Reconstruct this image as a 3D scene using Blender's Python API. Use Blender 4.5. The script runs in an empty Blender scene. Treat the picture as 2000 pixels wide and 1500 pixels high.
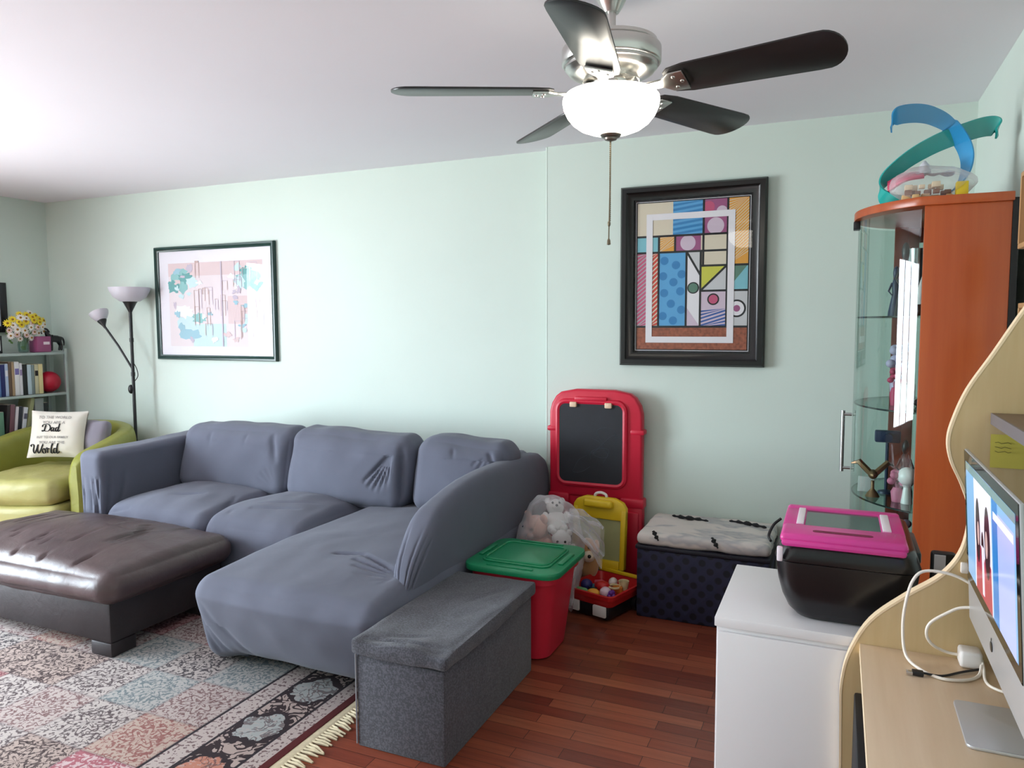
SKY = 30.0
EXPO = 0.17
BOWL = 11.0
BULB = 12.0
PGLOSS = 0.022
import bpy, bmesh, math, random
from mathutils import Vector, Matrix, noise
random.seed(7)
SC = bpy.context.scene
COL = SC.collection
PI = math.pi

# ---------------------------------------------------------------- materials
def lin(c):
    r = []
    for v in c[:3]:
        v = v / 255.0
        r.append(v / 12.92 if v <= 0.04045 else ((v + 0.055) / 1.055) ** 2.4)
    return (r[0], r[1], r[2], 1.0)

class NT:
    def __init__(s, name):
        s.m = bpy.data.materials.new(name)
        s.m.use_nodes = True
        s.t = s.m.node_tree
        s.b = s.t.nodes['Principled BSDF']
        s.out = s.t.nodes['Material Output']
    def n(s, typ, **kw):
        nd = s.t.nodes.new(typ)
        for k, v in kw.items():
            if k.startswith('i_'):
                key = k[2:]
                key = int(key) if key.isdigit() else key.replace('_', ' ')
                nd.inputs[key].default_value = v
            else:
                setattr(nd, k, v)
        return nd
    def l(s, a, b):
        s.t.links.new(a, b)
    def math(s, op, a, b=None, c=None):
        nd = s.t.nodes.new('ShaderNodeMath')
        nd.operation = op
        for i, v in enumerate((a, b, c)):
            if v is None:
                continue
            if isinstance(v, (int, float)):
                nd.inputs[i].default_value = v
            else:
                s.l(v, nd.inputs[i])
        return nd.outputs[0]
    def mix(s, fac, a, b):
        nd = s.t.nodes.new('ShaderNodeMix')
        nd.data_type = 'RGBA'
        for sock, v in ((nd.inputs[0], fac), (nd.inputs[6], a), (nd.inputs[7], b)):
            if isinstance(v, (int, float)):
                sock.default_value = v
            elif isinstance(v, tuple):
                sock.default_value = v
            else:
                s.l(v, sock)
        return nd.outputs[2]
    def ramp(s, fac, stops, const=False):
        nd = s.t.nodes.new('ShaderNodeValToRGB')
        cr = nd.color_ramp
        if const:
            cr.interpolation = 'CONSTANT'
        while len(cr.elements) < len(stops):
            cr.elements.new(0.5)
        for e, (p, c) in zip(cr.elements, stops):
            e.position = p
            e.color = c
        s.l(fac, nd.inputs[0])
        return nd.outputs[0]

MC = {}
def mat(name, rgb, rough=0.5, metal=0.0, var=0.0, vscale=6.0, bump=0.0, bscale=60.0, stretch=(1, 1, 1),
        spec=None, sheen=0.0, coat=0.0, trans=0.0, alpha=1.0, emit=0.0, ior=None):
    if name in MC:
        return MC[name]
    t = NT(name)
    b = t.b
    base = lin(rgb)
    b.inputs['Base Color'].default_value = base
    b.inputs['Roughness'].default_value = rough
    b.inputs['Metallic'].default_value = metal
    if spec is not None:
        b.inputs['Specular IOR Level'].default_value = spec
    if sheen:
        b.inputs['Sheen Weight'].default_value = sheen
        b.inputs['Sheen Roughness'].default_value = 0.4
    if coat:
        b.inputs['Coat Weight'].default_value = coat
        b.inputs['Coat Roughness'].default_value = 0.08
    if trans:
        b.inputs['Transmission Weight'].default_value = trans
    if ior:
        b.inputs['IOR'].default_value = ior
    b.inputs['Alpha'].default_value = alpha
    if emit:
        b.inputs['Emission Color'].default_value = base
        b.inputs['Emission Strength'].default_value = emit
    if var or bump:
        tc = t.n('ShaderNodeTexCoord')
        mp = t.n('ShaderNodeMapping')
        mp.inputs['Scale'].default_value = stretch
        t.l(tc.outputs['Object'], mp.inputs[0])
        if var:
            nz = t.n('ShaderNodeTexNoise', i_Scale=vscale, i_Detail=5.0)
            t.l(mp.outputs[0], nz.inputs['Vector'])
            lo = tuple(max(0, c * (1 - var)) for c in base[:3]) + (1,)
            hi = tuple(min(1, c * (1 + var)) for c in base[:3]) + (1,)
            t.l(t.ramp(nz.outputs[0], [(0.3, lo), (0.7, hi)]), b.inputs['Base Color'])
        if bump:
            nb = t.n('ShaderNodeTexNoise', i_Scale=bscale, i_Detail=4.0)
            t.l(mp.outputs[0], nb.inputs['Vector'])
            bp = t.n('ShaderNodeBump', i_Strength=bump, i_Distance=0.01)
            t.l(nb.outputs[0], bp.inputs['Height'])
            t.l(bp.outputs[0], b.inputs['Normal'])
    MC[name] = t.m
    return t.m

def thin_glass(name, tint=(235, 245, 242), gloss=0.08, rough=0.0):
    if name in MC:
        return MC[name]
    t = NT(name)
    t.t.nodes.remove(t.b)
    tr = t.n('ShaderNodeBsdfTransparent')
    tr.inputs[0].default_value = lin(tint)
    gl = t.n('ShaderNodeBsdfGlossy', i_Roughness=rough)
    lw = t.n('ShaderNodeLayerWeight', i_Blend=0.5)
    p5 = t.math('POWER', lw.outputs['Facing'], 4.0)
    cl = t.math('MINIMUM', t.math('MULTIPLY_ADD', p5, 0.8, gloss), 0.9)
    mx = t.n('ShaderNodeMixShader')
    t.l(cl, mx.inputs[0])
    t.l(tr.outputs[0], mx.inputs[1])
    t.l(gl.outputs[0], mx.inputs[2])
    t.l(mx.outputs[0], t.out.inputs[0])
    MC[name] = t.m
    return t.m

# ---------------------------------------------------------------- objects
def setp(o, label=None, cat=None, group=None, kind=None):
    if label: o['label'] = label
    if cat: o['category'] = cat
    if group: o['group'] = group
    if kind: o['kind'] = kind
    return o

def thing(name, label, cat, loc=(0, 0, 0), rotz=0.0, group=None):
    o = bpy.data.objects.new(name, None)
    o.empty_display_size = 0.05
    COL.objects.link(o)
    o.location = loc
    o.rotation_euler = (0, 0, rotz)
    return setp(o, label, cat, group)

def wloc(o):
    v = Vector((0, 0, 0))
    while o is not None:
        v = v + o.location
        o = o.parent
    return v

class MB:
    """collects shapes, builds ONE mesh object"""
    def __init__(s):
        s.v = []; s.f = []; s.mi = []; s.sm = []
    def add(s, vs, fs, mi=0, smooth=True):
        o = len(s.v)
        s.v += [tuple(v) for v in vs]
        for f in fs:
            s.f.append([i + o for i in f]); s.mi.append(mi); s.sm.append(smooth)
        return s
    def from_bm(s, bm, mi=0, smooth=False, M=None):
        bm.verts.index_update()
        vs = [(M @ v.co if M else v.co.copy()) for v in bm.verts]
        fs = [[v.index for v in f.verts] for f in bm.faces]
        bm.free()
        return s.add(vs, fs, mi, smooth)
    def box(s, x0, x1, y0, y1, z0, z1, bev=0.0, seg=2, mi=0, M=None, smooth=False):
        bm = bmesh.new()
        bmesh.ops.create_cube(bm, size=1.0)
        for v in bm.verts:
            v.co = Vector((x0 + (v.co.x + .5) * (x1 - x0), y0 + (v.co.y + .5) * (y1 - y0), z0 + (v.co.z + .5) * (z1 - z0)))
        if bev > 0:
            bmesh.ops.bevel(bm, geom=bm.edges[:], offset=bev, segments=seg, affect='EDGES', profile=0.5)
        return s.from_bm(bm, mi, smooth or bev > 0, M)
    def prism(s, poly, axis, a0, a1, bev=0.0, seg=2, mi=0, M=None, smooth=False):
        """poly: 2D points; axis 'x','y','z' extrusion direction"""
        bm = bmesh.new()
        def P(p, a):
            return {'x': (a, p[0], p[1]), 'y': (p[0], a, p[1]), 'z': (p[0], p[1], a)}[axis]
        b = [bm.verts.new(P(p, a0)) for p in poly]
        t = [bm.verts.new(P(p, a1)) for p in poly]
        n = len(poly)
        bm.faces.new(b); bm.faces.new(t)
        for i in range(n):
            bm.faces.new((b[i], b[(i + 1) % n], t[(i + 1) % n], t[i]))
        bmesh.ops.recalc_face_normals(bm, faces=bm.faces[:])
        if bev > 0:
            es = [e for e in bm.edges if e.calc_face_angle(0) > 0.6]
            bmesh.ops.bevel(bm, geom=es, offset=bev, segments=seg, affect='EDGES', profile=0.5)
        return s.from_bm(bm, mi, smooth or bev > 0, M)
    def cyl(s, p0, p1, r0, r1=None, n=20, mi=0, smooth=True):
        r1 = r0 if r1 is None else r1
        return s.tube([p0, p1], [r0, r1], n=n, mi=mi, smooth=smooth)
    def tube(s, path, r, n=8, closed=False, mi=0, smooth=True, caps=True, flat=None):
        P = [Vector(p) for p in path]
        m = len(P)
        rs = r if isinstance(r, (list, tuple)) else [r] * m
        vs = []; fs = []
        T = []
        for i in range(m):
            if closed:
                t = P[(i + 1) % m] - P[i - 1]
            else:
                t = P[min(i + 1, m - 1)] - P[max(i - 1, 0)]
            T.append(t.normalized() if t.length > 1e-9 else Vector((0, 0, 1)))
        up = Vector((0, 0, 1)) if abs(T[0].z) < 0.9 else Vector((1, 0, 0))
        nrm = (up - T[0] * up.dot(T[0])).normalized()
        for i in range(m):
            nrm = nrm - T[i] * nrm.dot(T[i])
            nrm = nrm.normalized() if nrm.length > 1e-6 else T[i].orthogonal().normalized()
            bn = T[i].cross(nrm)
            for k in range(n):
                a = 2 * PI * k / n
                vs.append(P[i] + (nrm * math.cos(a) + bn * math.sin(a)) * rs[i])
        seg = m if closed else m - 1
        for i in range(seg):
            j = (i + 1) % m
            for k in range(n):
                k2 = (k + 1) % n
                fs.append((i * n + k, i * n + k2, j * n + k2, j * n + k))
        if caps and not closed:
            c = len(vs)
            vs += [P[0], P[-1]]
            for k in range(n):
                fs.append((c, (k + 1) % n, k))
                fs.append((c + 1, (m - 1) * n + k, (m - 1) * n + (k + 1) % n))
        return s.add(vs, fs, mi, smooth)
    def lathe(s, prof, c=(0, 0, 0), n=32, mi=0, smooth=True, M=None):
        vs = []; fs = []
        m = len(prof)
        for (r, z) in prof:
            for k in range(n):
                a = 2 * PI * k / n
                v = Vector((r * math.cos(a), r * math.sin(a), z))
                if M: v = M @ v
                vs.append(v + Vector(c))
        for i in range(m - 1):
            for k in range(n):
                k2 = (k + 1) % n
                fs.append((i * n + k, i * n + k2, (i + 1) * n + k2, (i + 1) * n + k))
        return s.add(vs, fs, mi, smooth)
    def ball(s, c, r, n=16, m=10, mi=0, M=None, fn=None):
        r = (r, r, r) if isinstance(r, (int, float)) else r
        vs = []; fs = []
        for i in range(m + 1):
            ph = PI * i / m
            for k in range(n):
                a = 2 * PI * k / n
                v = Vector((r[0] * math.sin(ph) * math.cos(a), r[1] * math.sin(ph) * math.sin(a), r[2] * math.cos(ph)))
                if fn: v = fn(v)
                if M: v = M @ v
                vs.append(v + Vector(c))
        for i in range(m):
            for k in range(n):
                k2 = (k + 1) % n
                fs.append((i * n + k, (i + 1) * n + k, (i + 1) * n + k2, i * n + k2))
        return s.add(vs, fs, mi)
    def grid(s, fn, nu, nv, mi=0, cu=False, smooth=True):
        vs = [fn(i / nu, j / nv) for j in range(nv + 1) for i in range(nu + 1)]
        fs = []
        w = nu + 1
        for j in range(nv):
            for i in range(nu):
                a = j * w + i
                fs.append((a, a + 1, a + w + 1, a + w))
        return s.add(vs, fs, mi, smooth)
    def ribbon(s, path, wv, th=0.004, mi=0):
        """flat strip along path; wv = width vector(s)"""
        P = [Vector(p) for p in path]
        m = len(P)
        vs = []; fs = []
        for i in range(m):
            t = (P[min(i + 1, m - 1)] - P[max(i - 1, 0)]).normalized()
            w = Vector(wv[i] if isinstance(wv[0], (tuple, list, Vector)) else wv)
            w2 = w - t * w.dot(t)
            nn = t.cross(w2).normalized() * th / 2
            vs += [P[i] - w2 / 2 - nn, P[i] + w2 / 2 - nn, P[i] + w2 / 2 + nn, P[i] - w2 / 2 + nn]
        for i in range(m - 1):
            for k in range(4):
                k2 = (k + 1) % 4
                fs.append((i * 4 + k, i * 4 + k2, i * 4 + 4 + k2, i * 4 + 4 + k))
        fs.append((0, 3, 2, 1)); e = (m - 1) * 4
        fs.append((e, e + 1, e + 2, e + 3))
        return s.add(vs, fs, mi)
    def cushion(s, c, half, r, n=18, puff=(0, 0, 0), pfun=None, amp=0.0, nsc=(4, 4, 4), creases=(), M=None, post=None, mi=0):
        """soft rounded box; creases = [(p0,p1,width,depth)] in local coords"""
        hx, hy, hz = half
        key = {}; vs = []; fs = []
        def vert(q):
            k = (round(q[0], 5), round(q[1], 5), round(q[2], 5))
            if k in key: return key[k]
            p = Vector((q[0] * hx, q[1] * hy, q[2] * hz))
            inn = Vector((max(-hx + r, min(hx - r, p.x)), max(-hy + r, min(hy - r, p.y)), max(-hz + r, min(hz - r, p.z))))
            d = p - inn
            nr = d.normalized() if d.length > 1e-9 else Vector((0, 0, 1))
            p2 = inn + nr * r
            u, v, w = q
            p2.x += puff[0] * u * (1 - v * v) * (1 - w * w)
            p2.y += puff[1] * v * (1 - u * u) * (1 - w * w)
            p2.z += puff[2] * w * (1 - u * u) * (1 - v * v)
            if amp:
                p2 += nr * amp * (noise.noise(Vector((p2.x * nsc[0] + c[0] * 7, p2.y * nsc[1] + c[1] * 7, p2.z * nsc[2]))) +
                                  .5 * noise.noise(Vector((p2.x * nsc[0] * 2.3 + 5, p2.y * nsc[1] * 2.3, p2.z * nsc[2] * 2.3))))
            for (a, b, wd, dp) in creases:
                a = Vector(a); b = Vector(b)
                ab = b - a
                tt = max(0, min(1, (p2 - a).dot(ab) / max(1e-9, ab.length_squared)))
                dist = (p2 - a - ab * tt).length
                if dist < wd * 3:
                    p2 -= nr * dp * math.exp(-(dist / wd) ** 2) * (0.25 + 0.75 * math.sin(PI * min(1, max(0, .1 + .8 * tt))))
            if pfun: p2 = pfun(p2, q)
            if M: p2 = M @ p2
            p2 = p2 + Vector(c)
            if post: p2 = post(p2)
            vs.append(p2); key[k] = len(vs) - 1
            return key[k]
        L = max(hx, hy, hz)
        ns = [max(4, int(n * h / L)) for h in (hx, hy, hz)]
        def samp(k, N, h):
            # denser near the rounded rim
            t = -1 + 2 * k / N
            return t
        for ax in range(3):
            a1, a2 = [(1, 2), (2, 0), (0, 1)][ax]
            for sg in (-1, 1):
                N1, N2 = ns[a1], ns[a2]
                idx = []
                for i in range(N1 + 1):
                    row = []
                    for j in range(N2 + 1):
                        q = [0, 0, 0]
                        q[ax] = sg; q[a1] = samp(i, N1, half[a1]); q[a2] = samp(j, N2, half[a2])
                        row.append(vert(q))
                    idx.append(row)
                for i in range(N1):
                    for j in range(N2):
                        f = (idx[i][j], idx[i + 1][j], idx[i + 1][j + 1], idx[i][j + 1])
                        fs.append(f if sg > 0 else f[::-1])
        return s.add(vs, fs, mi)
    def build(s, name, m, parent=None, local=False, label=None, sharp=42, **kw):
        me = bpy.data.meshes.new(name)
        off = wloc(parent) if (parent is not None and not local) else Vector((0, 0, 0))
        me.from_pydata([tuple(Vector(v) - off) for v in s.v], [], s.f)
        ms = m if isinstance(m, (list, tuple)) else [m]
        for q in ms: me.materials.append(q)
        me.polygons.foreach_set('material_index', s.mi)
        me.polygons.foreach_set('use_smooth', s.sm)
        me.update()
        if sharp: me.set_sharp_from_angle(angle=math.radians(sharp))
        o = bpy.data.objects.new(name, me)
        COL.objects.link(o)
        if parent is not None: o.parent = parent
        if label: o['label'] = label
        setp(o, None, kw.get('cat'), kw.get('group'), kw.get('kind'))
        return o

def solo(mb, name, m, label, cat, loc, group=None, local=False, rotz=0.0):
    """a one-mesh thing with its origin at loc"""
    if not local:
        mb.v = [tuple(Vector(v) - Vector(loc)) for v in mb.v]
    o = mb.build(name, m)
    o.location = loc
    o.rotation_euler = (0, 0, rotz)
    return setp(o, label, cat, group)

def smooth_path(pts, k=6, closed=False):
    """Catmull-Rom"""
    P = [Vector(p) for p in pts]
    n = len(P)
    out = []
    rng = n if closed else n - 1
    for i in range(rng):
        p0 = P[i - 1] if (closed or i > 0) else P[0] * 2 - P[1]
        p1 = P[i]; p2 = P[(i + 1) % n]
        p3 = P[(i + 2) % n] if (closed or i + 2 < n) else P[-1] * 2 - P[-2]
        for j in range(k):
            t = j / k
            out.append(0.5 * ((2 * p1) + (p2 - p0) * t + (2 * p0 - 5 * p1 + 4 * p2 - p3) * t * t + (3 * p1 - p0 - 3 * p2 + p3) * t ** 3))
    if not closed: out.append(P[-1])
    return out

def rrect(x0, x1, y0, y1, r, k=5):
    pts = []
    for (cx, cy, a0) in ((x1 - r, y1 - r, 0), (x0 + r, y1 - r, PI / 2), (x0 + r, y0 + r, PI), (x1 - r, y0 + r, 1.5 * PI)):
        for i in range(k + 1):
            a = a0 + PI / 2 * i / k
            pts.append((cx + r * math.cos(a), cy + r * math.sin(a)))
    return pts

# ================================================================ ROOM
H = 1.48; CEIL = 2.5
XL, XR = -6.045, 0.56
YB, YBR = 4.175, 4.09          # back wall: left stretch, and the slightly proud right stretch
XJ = -1.57
YF = -2.3

WALL = mat('wall_paint', (208, 221, 212), 0.55, var=0.03, vscale=0.9, bump=0.04, bscale=180)
CEILM = mat('ceiling_paint', (240, 237, 244), 0.8, var=0.02, vscale=0.6, bump=0.03, bscale=120)
WHITE = mat('white_trim', (238, 238, 236), 0.4)

def wood_floor():
    t = NT('cherry_strip_floor')
    tc = t.n('ShaderNodeTexCoord')
    br = t.n('ShaderNodeTexBrick')
    br.offset = 0.37; br.offset_frequency = 2
    br.inputs['Color1'].default_value = (0, 0, 0, 1)
    br.inputs['Color2'].default_value = (1, 1, 1, 1)
    br.inputs['Mortar'].default_value = (0.5, 0.5, 0.5, 1)
    br.inputs['Scale'].default_value = 1.0
    br.inputs['Mortar Size'].default_value = 0.0012
    br.inputs['Mortar Smooth'].default_value = 0.3
    br.inputs['Bias'].default_value = 0.0
    br.inputs['Brick Width'].default_value = 0.42
    br.inputs['Row Height'].default_value = 0.062
    t.l(tc.outputs['Object'], br.inputs['Vector'])
    mp = t.n('ShaderNodeMapping'); mp.inputs['Scale'].default_value = (2.0, 38, 1)
    t.l(tc.outputs['Object'], mp.inputs[0])
    # shift grain per plank
    add = t.n('ShaderNodeVectorMath', operation='ADD')
    t.l(mp.outputs[0], add.inputs[0])
    sc = t.n('ShaderNodeVectorMath', operation='SCALE'); sc.inputs['Scale'].default_value = 13.0
    t.l(br.outputs['Color'], sc.inputs[0]); t.l(sc.outputs[0], add.inputs[1])
    nz = t.n('ShaderNodeTexNoise', i_Scale=1.6, i_Detail=6.0, i_Roughness=0.62)
    t.l(add.outputs[0], nz.inputs['Vector'])
    plank = t.ramp(br.outputs['Color'], [(0.0, lin((118, 56, 42))), (0.35, lin((136, 68, 49))), (0.7, lin((148, 78, 56))), (1.0, lin((162, 92, 66)))])
    grain = t.ramp(nz.outputs[0], [(0.25, (0.66, 0.60, 0.57, 1)), (0.5, (0.95, 0.93, 0.92, 1)), (0.75, (1.18, 1.12, 1.05, 1))])
    mu = t.n('ShaderNodeMix'); mu.data_type = 'RGBA'; mu.blend_type = 'MULTIPLY'; mu.inputs[0].default_value = 0.85
    t.l(plank, mu.inputs[6]); t.l(grain, mu.inputs[7])
    seam = t.mix(br.outputs['Fac'], mu.outputs[2], lin((40, 18, 14)))
    t.l(seam, t.b.inputs['Base Color'])
    t.b.inputs['Roughness'].default_value = 0.3
    bp = t.n('ShaderNodeBump', i_Strength=0.15, i_Distance=0.004)
    t.l(nz.outputs[0], bp.inputs['Height']); t.l(bp.outputs[0], t.b.inputs['Normal'])
    return t.m

def struct(name, mb, m, **kw):
    return setp(mb.build(name, m), kind='structure', **kw)

T = 0.12
struct('floor', MB().box(XL - T, XR + T, YF - T, YB + T, -0.1, 0), wood_floor())
struct('ceiling', MB().box(XL - T, XR + T, YF - T, YB + T, CEIL, CEIL + 0.1), CEILM)
bw = MB().box(XL - T, XJ, YB, YB + T, 0, CEIL)
bw.box(XJ, XR + T, YBR, YB + T, 0, CEIL)
struct('wall_back', bw, WALL)
struct('wall_right', MB().box(XR, XR + T, YF - T, YBR, 0, CEIL), WALL)
# left wall with the big window, front wall with a second one (both behind / beside the viewpoint)
def wall_hole(name, axis, pos, a0, a1, w0, w1, z0, z1, t):
    mb = MB()
    def bx(u0, u1, za, zb):
        if axis == 'x': mb.box(min(pos, pos + t), max(pos, pos + t), u0, u1, za, zb)
        else: mb.box(u0, u1, min(pos, pos + t), max(pos, pos + t), za, zb)
    bx(a0, w0, 0, CEIL); bx(w1, a1, 0, CEIL); bx(w0, w1, 0, z0); bx(w0, w1, z1, CEIL)
    struct(name, mb, WALL)
LW = (-0.8, 1.9, 0.25, 2.25)
FW = (-5.75, -4.35, 0.35, 2.2)
wall_hole('wall_left', 'x', XL, YF - T, YB, LW[0], LW[1], LW[2], LW[3], -T)
struct('wall_front', MB().box(XL, XR, YF - T, YF, 0, CEIL), WALL)
PANE = thin_glass('window_glass', (250, 252, 252), 0.04)
def window(name, axis, pos, w0, w1, z0, z1, nv):
    fr = MB()
    fw = 0.06
    def bx(mb, u0, u1, za, zb, d0=-0.02, d1=0.05):
        if axis == 'x': mb.box(pos - T / 2 + d0 - .02, pos - T / 2 + d1 - .02, u0, u1, za, zb)
        else: mb.box(u0, u1, pos - T / 2 + d0 - .02, pos - T / 2 + d1 - .02, za, zb)
    bx(fr, w0, w0 + fw, z0, z1); bx(fr, w1 - fw, w1, z0, z1)
    bx(fr, w0 + fw, w1 - fw, z0, z0 + fw); bx(fr, w0 + fw, w1 - fw, z1 - fw, z1)
    for i in range(1, nv):
        u = w0 + (w1 - w0) * i / nv
        bx(fr, u - .03, u + .03, z0 + fw, z1 - fw)
    f = struct(name, fr, WHITE)
    g = MB(); bx(g, w0 + fw, w1 - fw, z0 + fw, z1 - fw, 0.012, 0.018)
    g.build('window_pane', PANE, f)
    a = bpy.data.lights.new(name + '_portal', 'AREA')
    a.shape = 'RECTANGLE'; a.size = (w1 - w0) - .1; a.size_y = (z1 - z0) - .1
    a.cycles.is_portal = True
    o = bpy.data.objects.new(name + '_portal', a); COL.objects.link(o)
    zc = (z0 + z1) / 2; uc = (w0 + w1) / 2
    if axis == 'x':
        o.location = (pos - T - .01, uc, zc); o.rotation_euler = Matrix(((0, 0, -1), (-1, 0, 0), (0, 1, 0))).to_euler()
    else:
        o.location = (uc, pos - T - .01, zc); o.rotation_euler = Matrix(((1, 0, 0), (0, 0, -1), (0, 1, 0))).to_euler()
window('window_1', 'x', XL, *LW, 3)
# bead where the back wall steps forward
struct('trim_1', MB().cyl((XJ, YBR + .006, 0.0), (XJ, YBR + .006, CEIL - .002), 0.008, n=10), WALL)

# daylight: bright overcast sky
W = bpy.data.worlds.new('sky'); SC.world = W; W.use_nodes = True
bg = W.node_tree.nodes['Background']
tcw = W.node_tree.nodes.new('ShaderNodeTexCoord')
sep = W.node_tree.nodes.new('ShaderNodeSeparateXYZ')
rw = W.node_tree.nodes.new('ShaderNodeValToRGB')
W.node_tree.links.new(tcw.outputs['Generated'], sep.inputs[0])
mw = W.node_tree.nodes.new('ShaderNodeMath'); mw.operation = 'MULTIPLY_ADD'; mw.inputs[1].default_value = .5; mw.inputs[2].default_value = .5
W.node_tree.links.new(sep.outputs[2], mw.inputs[0]); W.node_tree.links.new(mw.outputs[0], rw.inputs[0])
els = rw.color_ramp.elements
els[0].position = 0.40; els[0].color = (0.86, 0.87, 0.88, 1)
els[1].position = 0.52; els[1].color = (0.80, 0.90, 1.0, 1)
W.node_tree.links.new(rw.outputs[0], bg.inputs[0])
bg.inputs[1].default_value = SKY

# ================================================================ CAMERA
cd = bpy.data.cameras.new('camera'); cam = bpy.data.objects.new('camera', cd); COL.objects.link(cam)
cd.sensor_width = 36; cd.lens = 1452.2 / 2000 * 36; cd.clip_start = 0.02
pit, yaw, rol = -0.07948, 0.413496, -0.003748
R = Vector((math.cos(yaw), math.sin(yaw), 0)); F = Vector((-math.sin(yaw), math.cos(yaw), 0)); U0 = Vector((0, 0, 1))
F2 = F * math.cos(pit) + U0 * math.sin(pit); U = U0 * math.cos(pit) - F * math.sin(pit)
R2 = R * math.cos(rol) + U * math.sin(rol); U2 = U * math.cos(rol) - R * math.sin(rol)
Mx = Matrix((R2, U2, -F2)).transposed().to_4x4(); Mx.translation = (0, 0, H)
cam.matrix_world = Mx
SC.camera = cam
SC.view_settings.view_transform = 'Standard'
SC.view_settings.look = 'None'
SC.view_settings.gamma = 1.0
SC.view_settings.use_curve_mapping = False
SC.view_settings.exposure = EXPO
cy = SC.cycles
cy.use_denoising = True
cy.max_bounces = 8; cy.diffuse_bounces = 4; cy.glossy_bounces = 4; cy.transparent_max_bounces = 10; cy.transmission_bounces = 6
cy.use_adaptive_sampling = True; cy.adaptive_threshold = 0.02
cy.sample_clamp_indirect = 6.0
cy.caustics_reflective = False; cy.caustics_refractive = False

# ================================================================ SECTIONAL SOFA
def fabric(name, rgb, rough=0.9, sheen=0.12, bump=0.25, var=0.06, weave=900, speck=0.0):
    t = NT(name)
    base = lin(rgb)
    tc = t.n('ShaderNodeTexCoord')
    n1 = t.n('ShaderNodeTexNoise', i_Scale=3.0, i_Detail=4.0)
    t.l(tc.outputs['Object'], n1.inputs['Vector'])
    lo = tuple(c * (1 - var) for c in base[:3]) + (1,); hi = tuple(c * (1 + var) for c in base[:3]) + (1,)
    c1 = t.ramp(n1.outputs[0], [(0.3, lo), (0.7, hi)])
    if speck:
        ns = t.n('ShaderNodeTexNoise', i_Scale=170.0, i_Detail=2.0); t.l(tc.outputs['Object'], ns.inputs['Vector'])
        c1 = t.mix(t.ramp(ns.outputs[0], [(.42, (0, 0, 0, 1)), (.62, (1, 1, 1, 1))]), c1, tuple(min(1, c * (1 + speck)) for c in base[:3]) + (1,))
    t.l(c1, t.b.inputs['Base Color'])
    n2 = t.n('ShaderNodeTexNoise', i_Scale=weave, i_Detail=2.0)
    t.l(tc.outputs['Object'], n2.inputs['Vector'])
    bp = t.n('ShaderNodeBump', i_Strength=bump, i_Distance=0.002)
    t.l(n2.outputs[0], bp.inputs['Height'])
    n3 = t.n('ShaderNodeTexNoise', i_Scale=5.0, i_Detail=2.0, i_Distortion=0.6)
    t.l(tc.outputs['Object'], n3.inputs['Vector'])
    b2 = t.n('ShaderNodeBump', i_Strength=0.22, i_Distance=0.02)
    t.l(n3.outputs[0], b2.inputs['Height']); t.l(bp.outputs[0], b2.inputs['Normal'])
    t.l(b2.outputs[0], t.b.inputs['Normal'])
    t.b.inputs['Roughness'].default_value = rough
    t.b.inputs['Sheen Weight'].default_value = sheen
    t.b.inputs['Sheen Roughness'].default_value = 0.5
    return t.m
SLIP = fabric('stretch_slipcover', (95, 98, 113))
sofa = thing('sectional_sofa', 'large grey blue sectional sofa in a stretch slipcover along the green wall', 'sofa', (-2.7, 3.5, 0))
X0 = -3.9      # inner face of the left arm
# left arm, draped slipcover with hanging folds on its front
fold = []
for i, (fx, wd, dp) in enumerate([(-.05, .010, .016), (.035, .008, .02), (.07, .008, .022), (.0, .007, .01)]):
    fold.append(((fx, -.57, .2), (fx + .03 * (1 if i % 2 else -1), -.57, -.36), wd, dp))
fold += [((.09, -.50, .25), (.09, -.55, -.2), .012, .02), ((.09, -.40, .2), (.09, -.52, -.25), .012, .014),
         ((.09, .35, .1), (.09, .0, -.12), .02, .01)]
def armpost(p):
    p.z += 0.03 * (p.y - 2.95) / 1.1 if p.z > .4 else 0
    return p
MB().cushion((-3.985, 3.50, .395), (.095, .57, .355), .045, n=90, amp=.006, nsc=(5, 5, 2), creases=fold, post=armpost).build('arm', SLIP, sofa)
# low base under the two seats
MB().cushion((-3.17, 3.52, .2), (.74, .52, .15), .03, n=20, amp=.004).build('base', SLIP, sofa)
# two loose seat cushions
def seat(x0, x1, cr, seed):
    cx = (x0 + x1) / 2; hx = (x1 - x0) / 2 + .006
    def pf(p, q):
        if p.y < -.2:
            k = min(1, (-.2 - p.y) / .2)
            p.z -= .035 * k * k * (1 if q[2] > 0 else 0.2)
            p.y -= .02 * (1 - q[0] ** 2) * k
        return p
    MB().cushion((cx, 3.33, .31), (hx, .40, .155), .075, n=90, puff=(.01, 0, .045), pfun=pf, amp=.012, nsc=(4, 3, 3), creases=cr).build('seat_cushion', SLIP, sofa)
seat(X0 + .01, -3.13, [((-.05, -.2, .18), (.12, -.12, .19), .012, .014), ((.2, -.42, .1), (.22, -.42, -.1), .012, .012),
                       ((.05, -.42, .1), (.06, -.42, -.12), .01, .01), ((-.37, -.35, .1), (-.3, -.42, -.1), .012, .018),
                       ((-.36, -.38, .12), (-.2, -.36, .15), .01, .012), ((.36, -.2, .14), (.3, -.05, .16), .015, .014)], 1)
seat(-3.12, -2.48, [((-.1, -.25, .19), (.16, -.18, .19), .012, .012), ((-.1, -.18, .19), (.2, -.05, .2), .012, .01),
                    ((0, -.42, .1), (.05, -.42, -.12), .012, .012), ((-.2, -.3, .17), (-.12, -.42, .05), .012, .012)], 2)
# back frame behind the cushions
MB().cushion((-2.81, 3.93, .41), (1.17, .13, .33), .06, n=50, amp=.004).build('back', SLIP, sofa)
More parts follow.
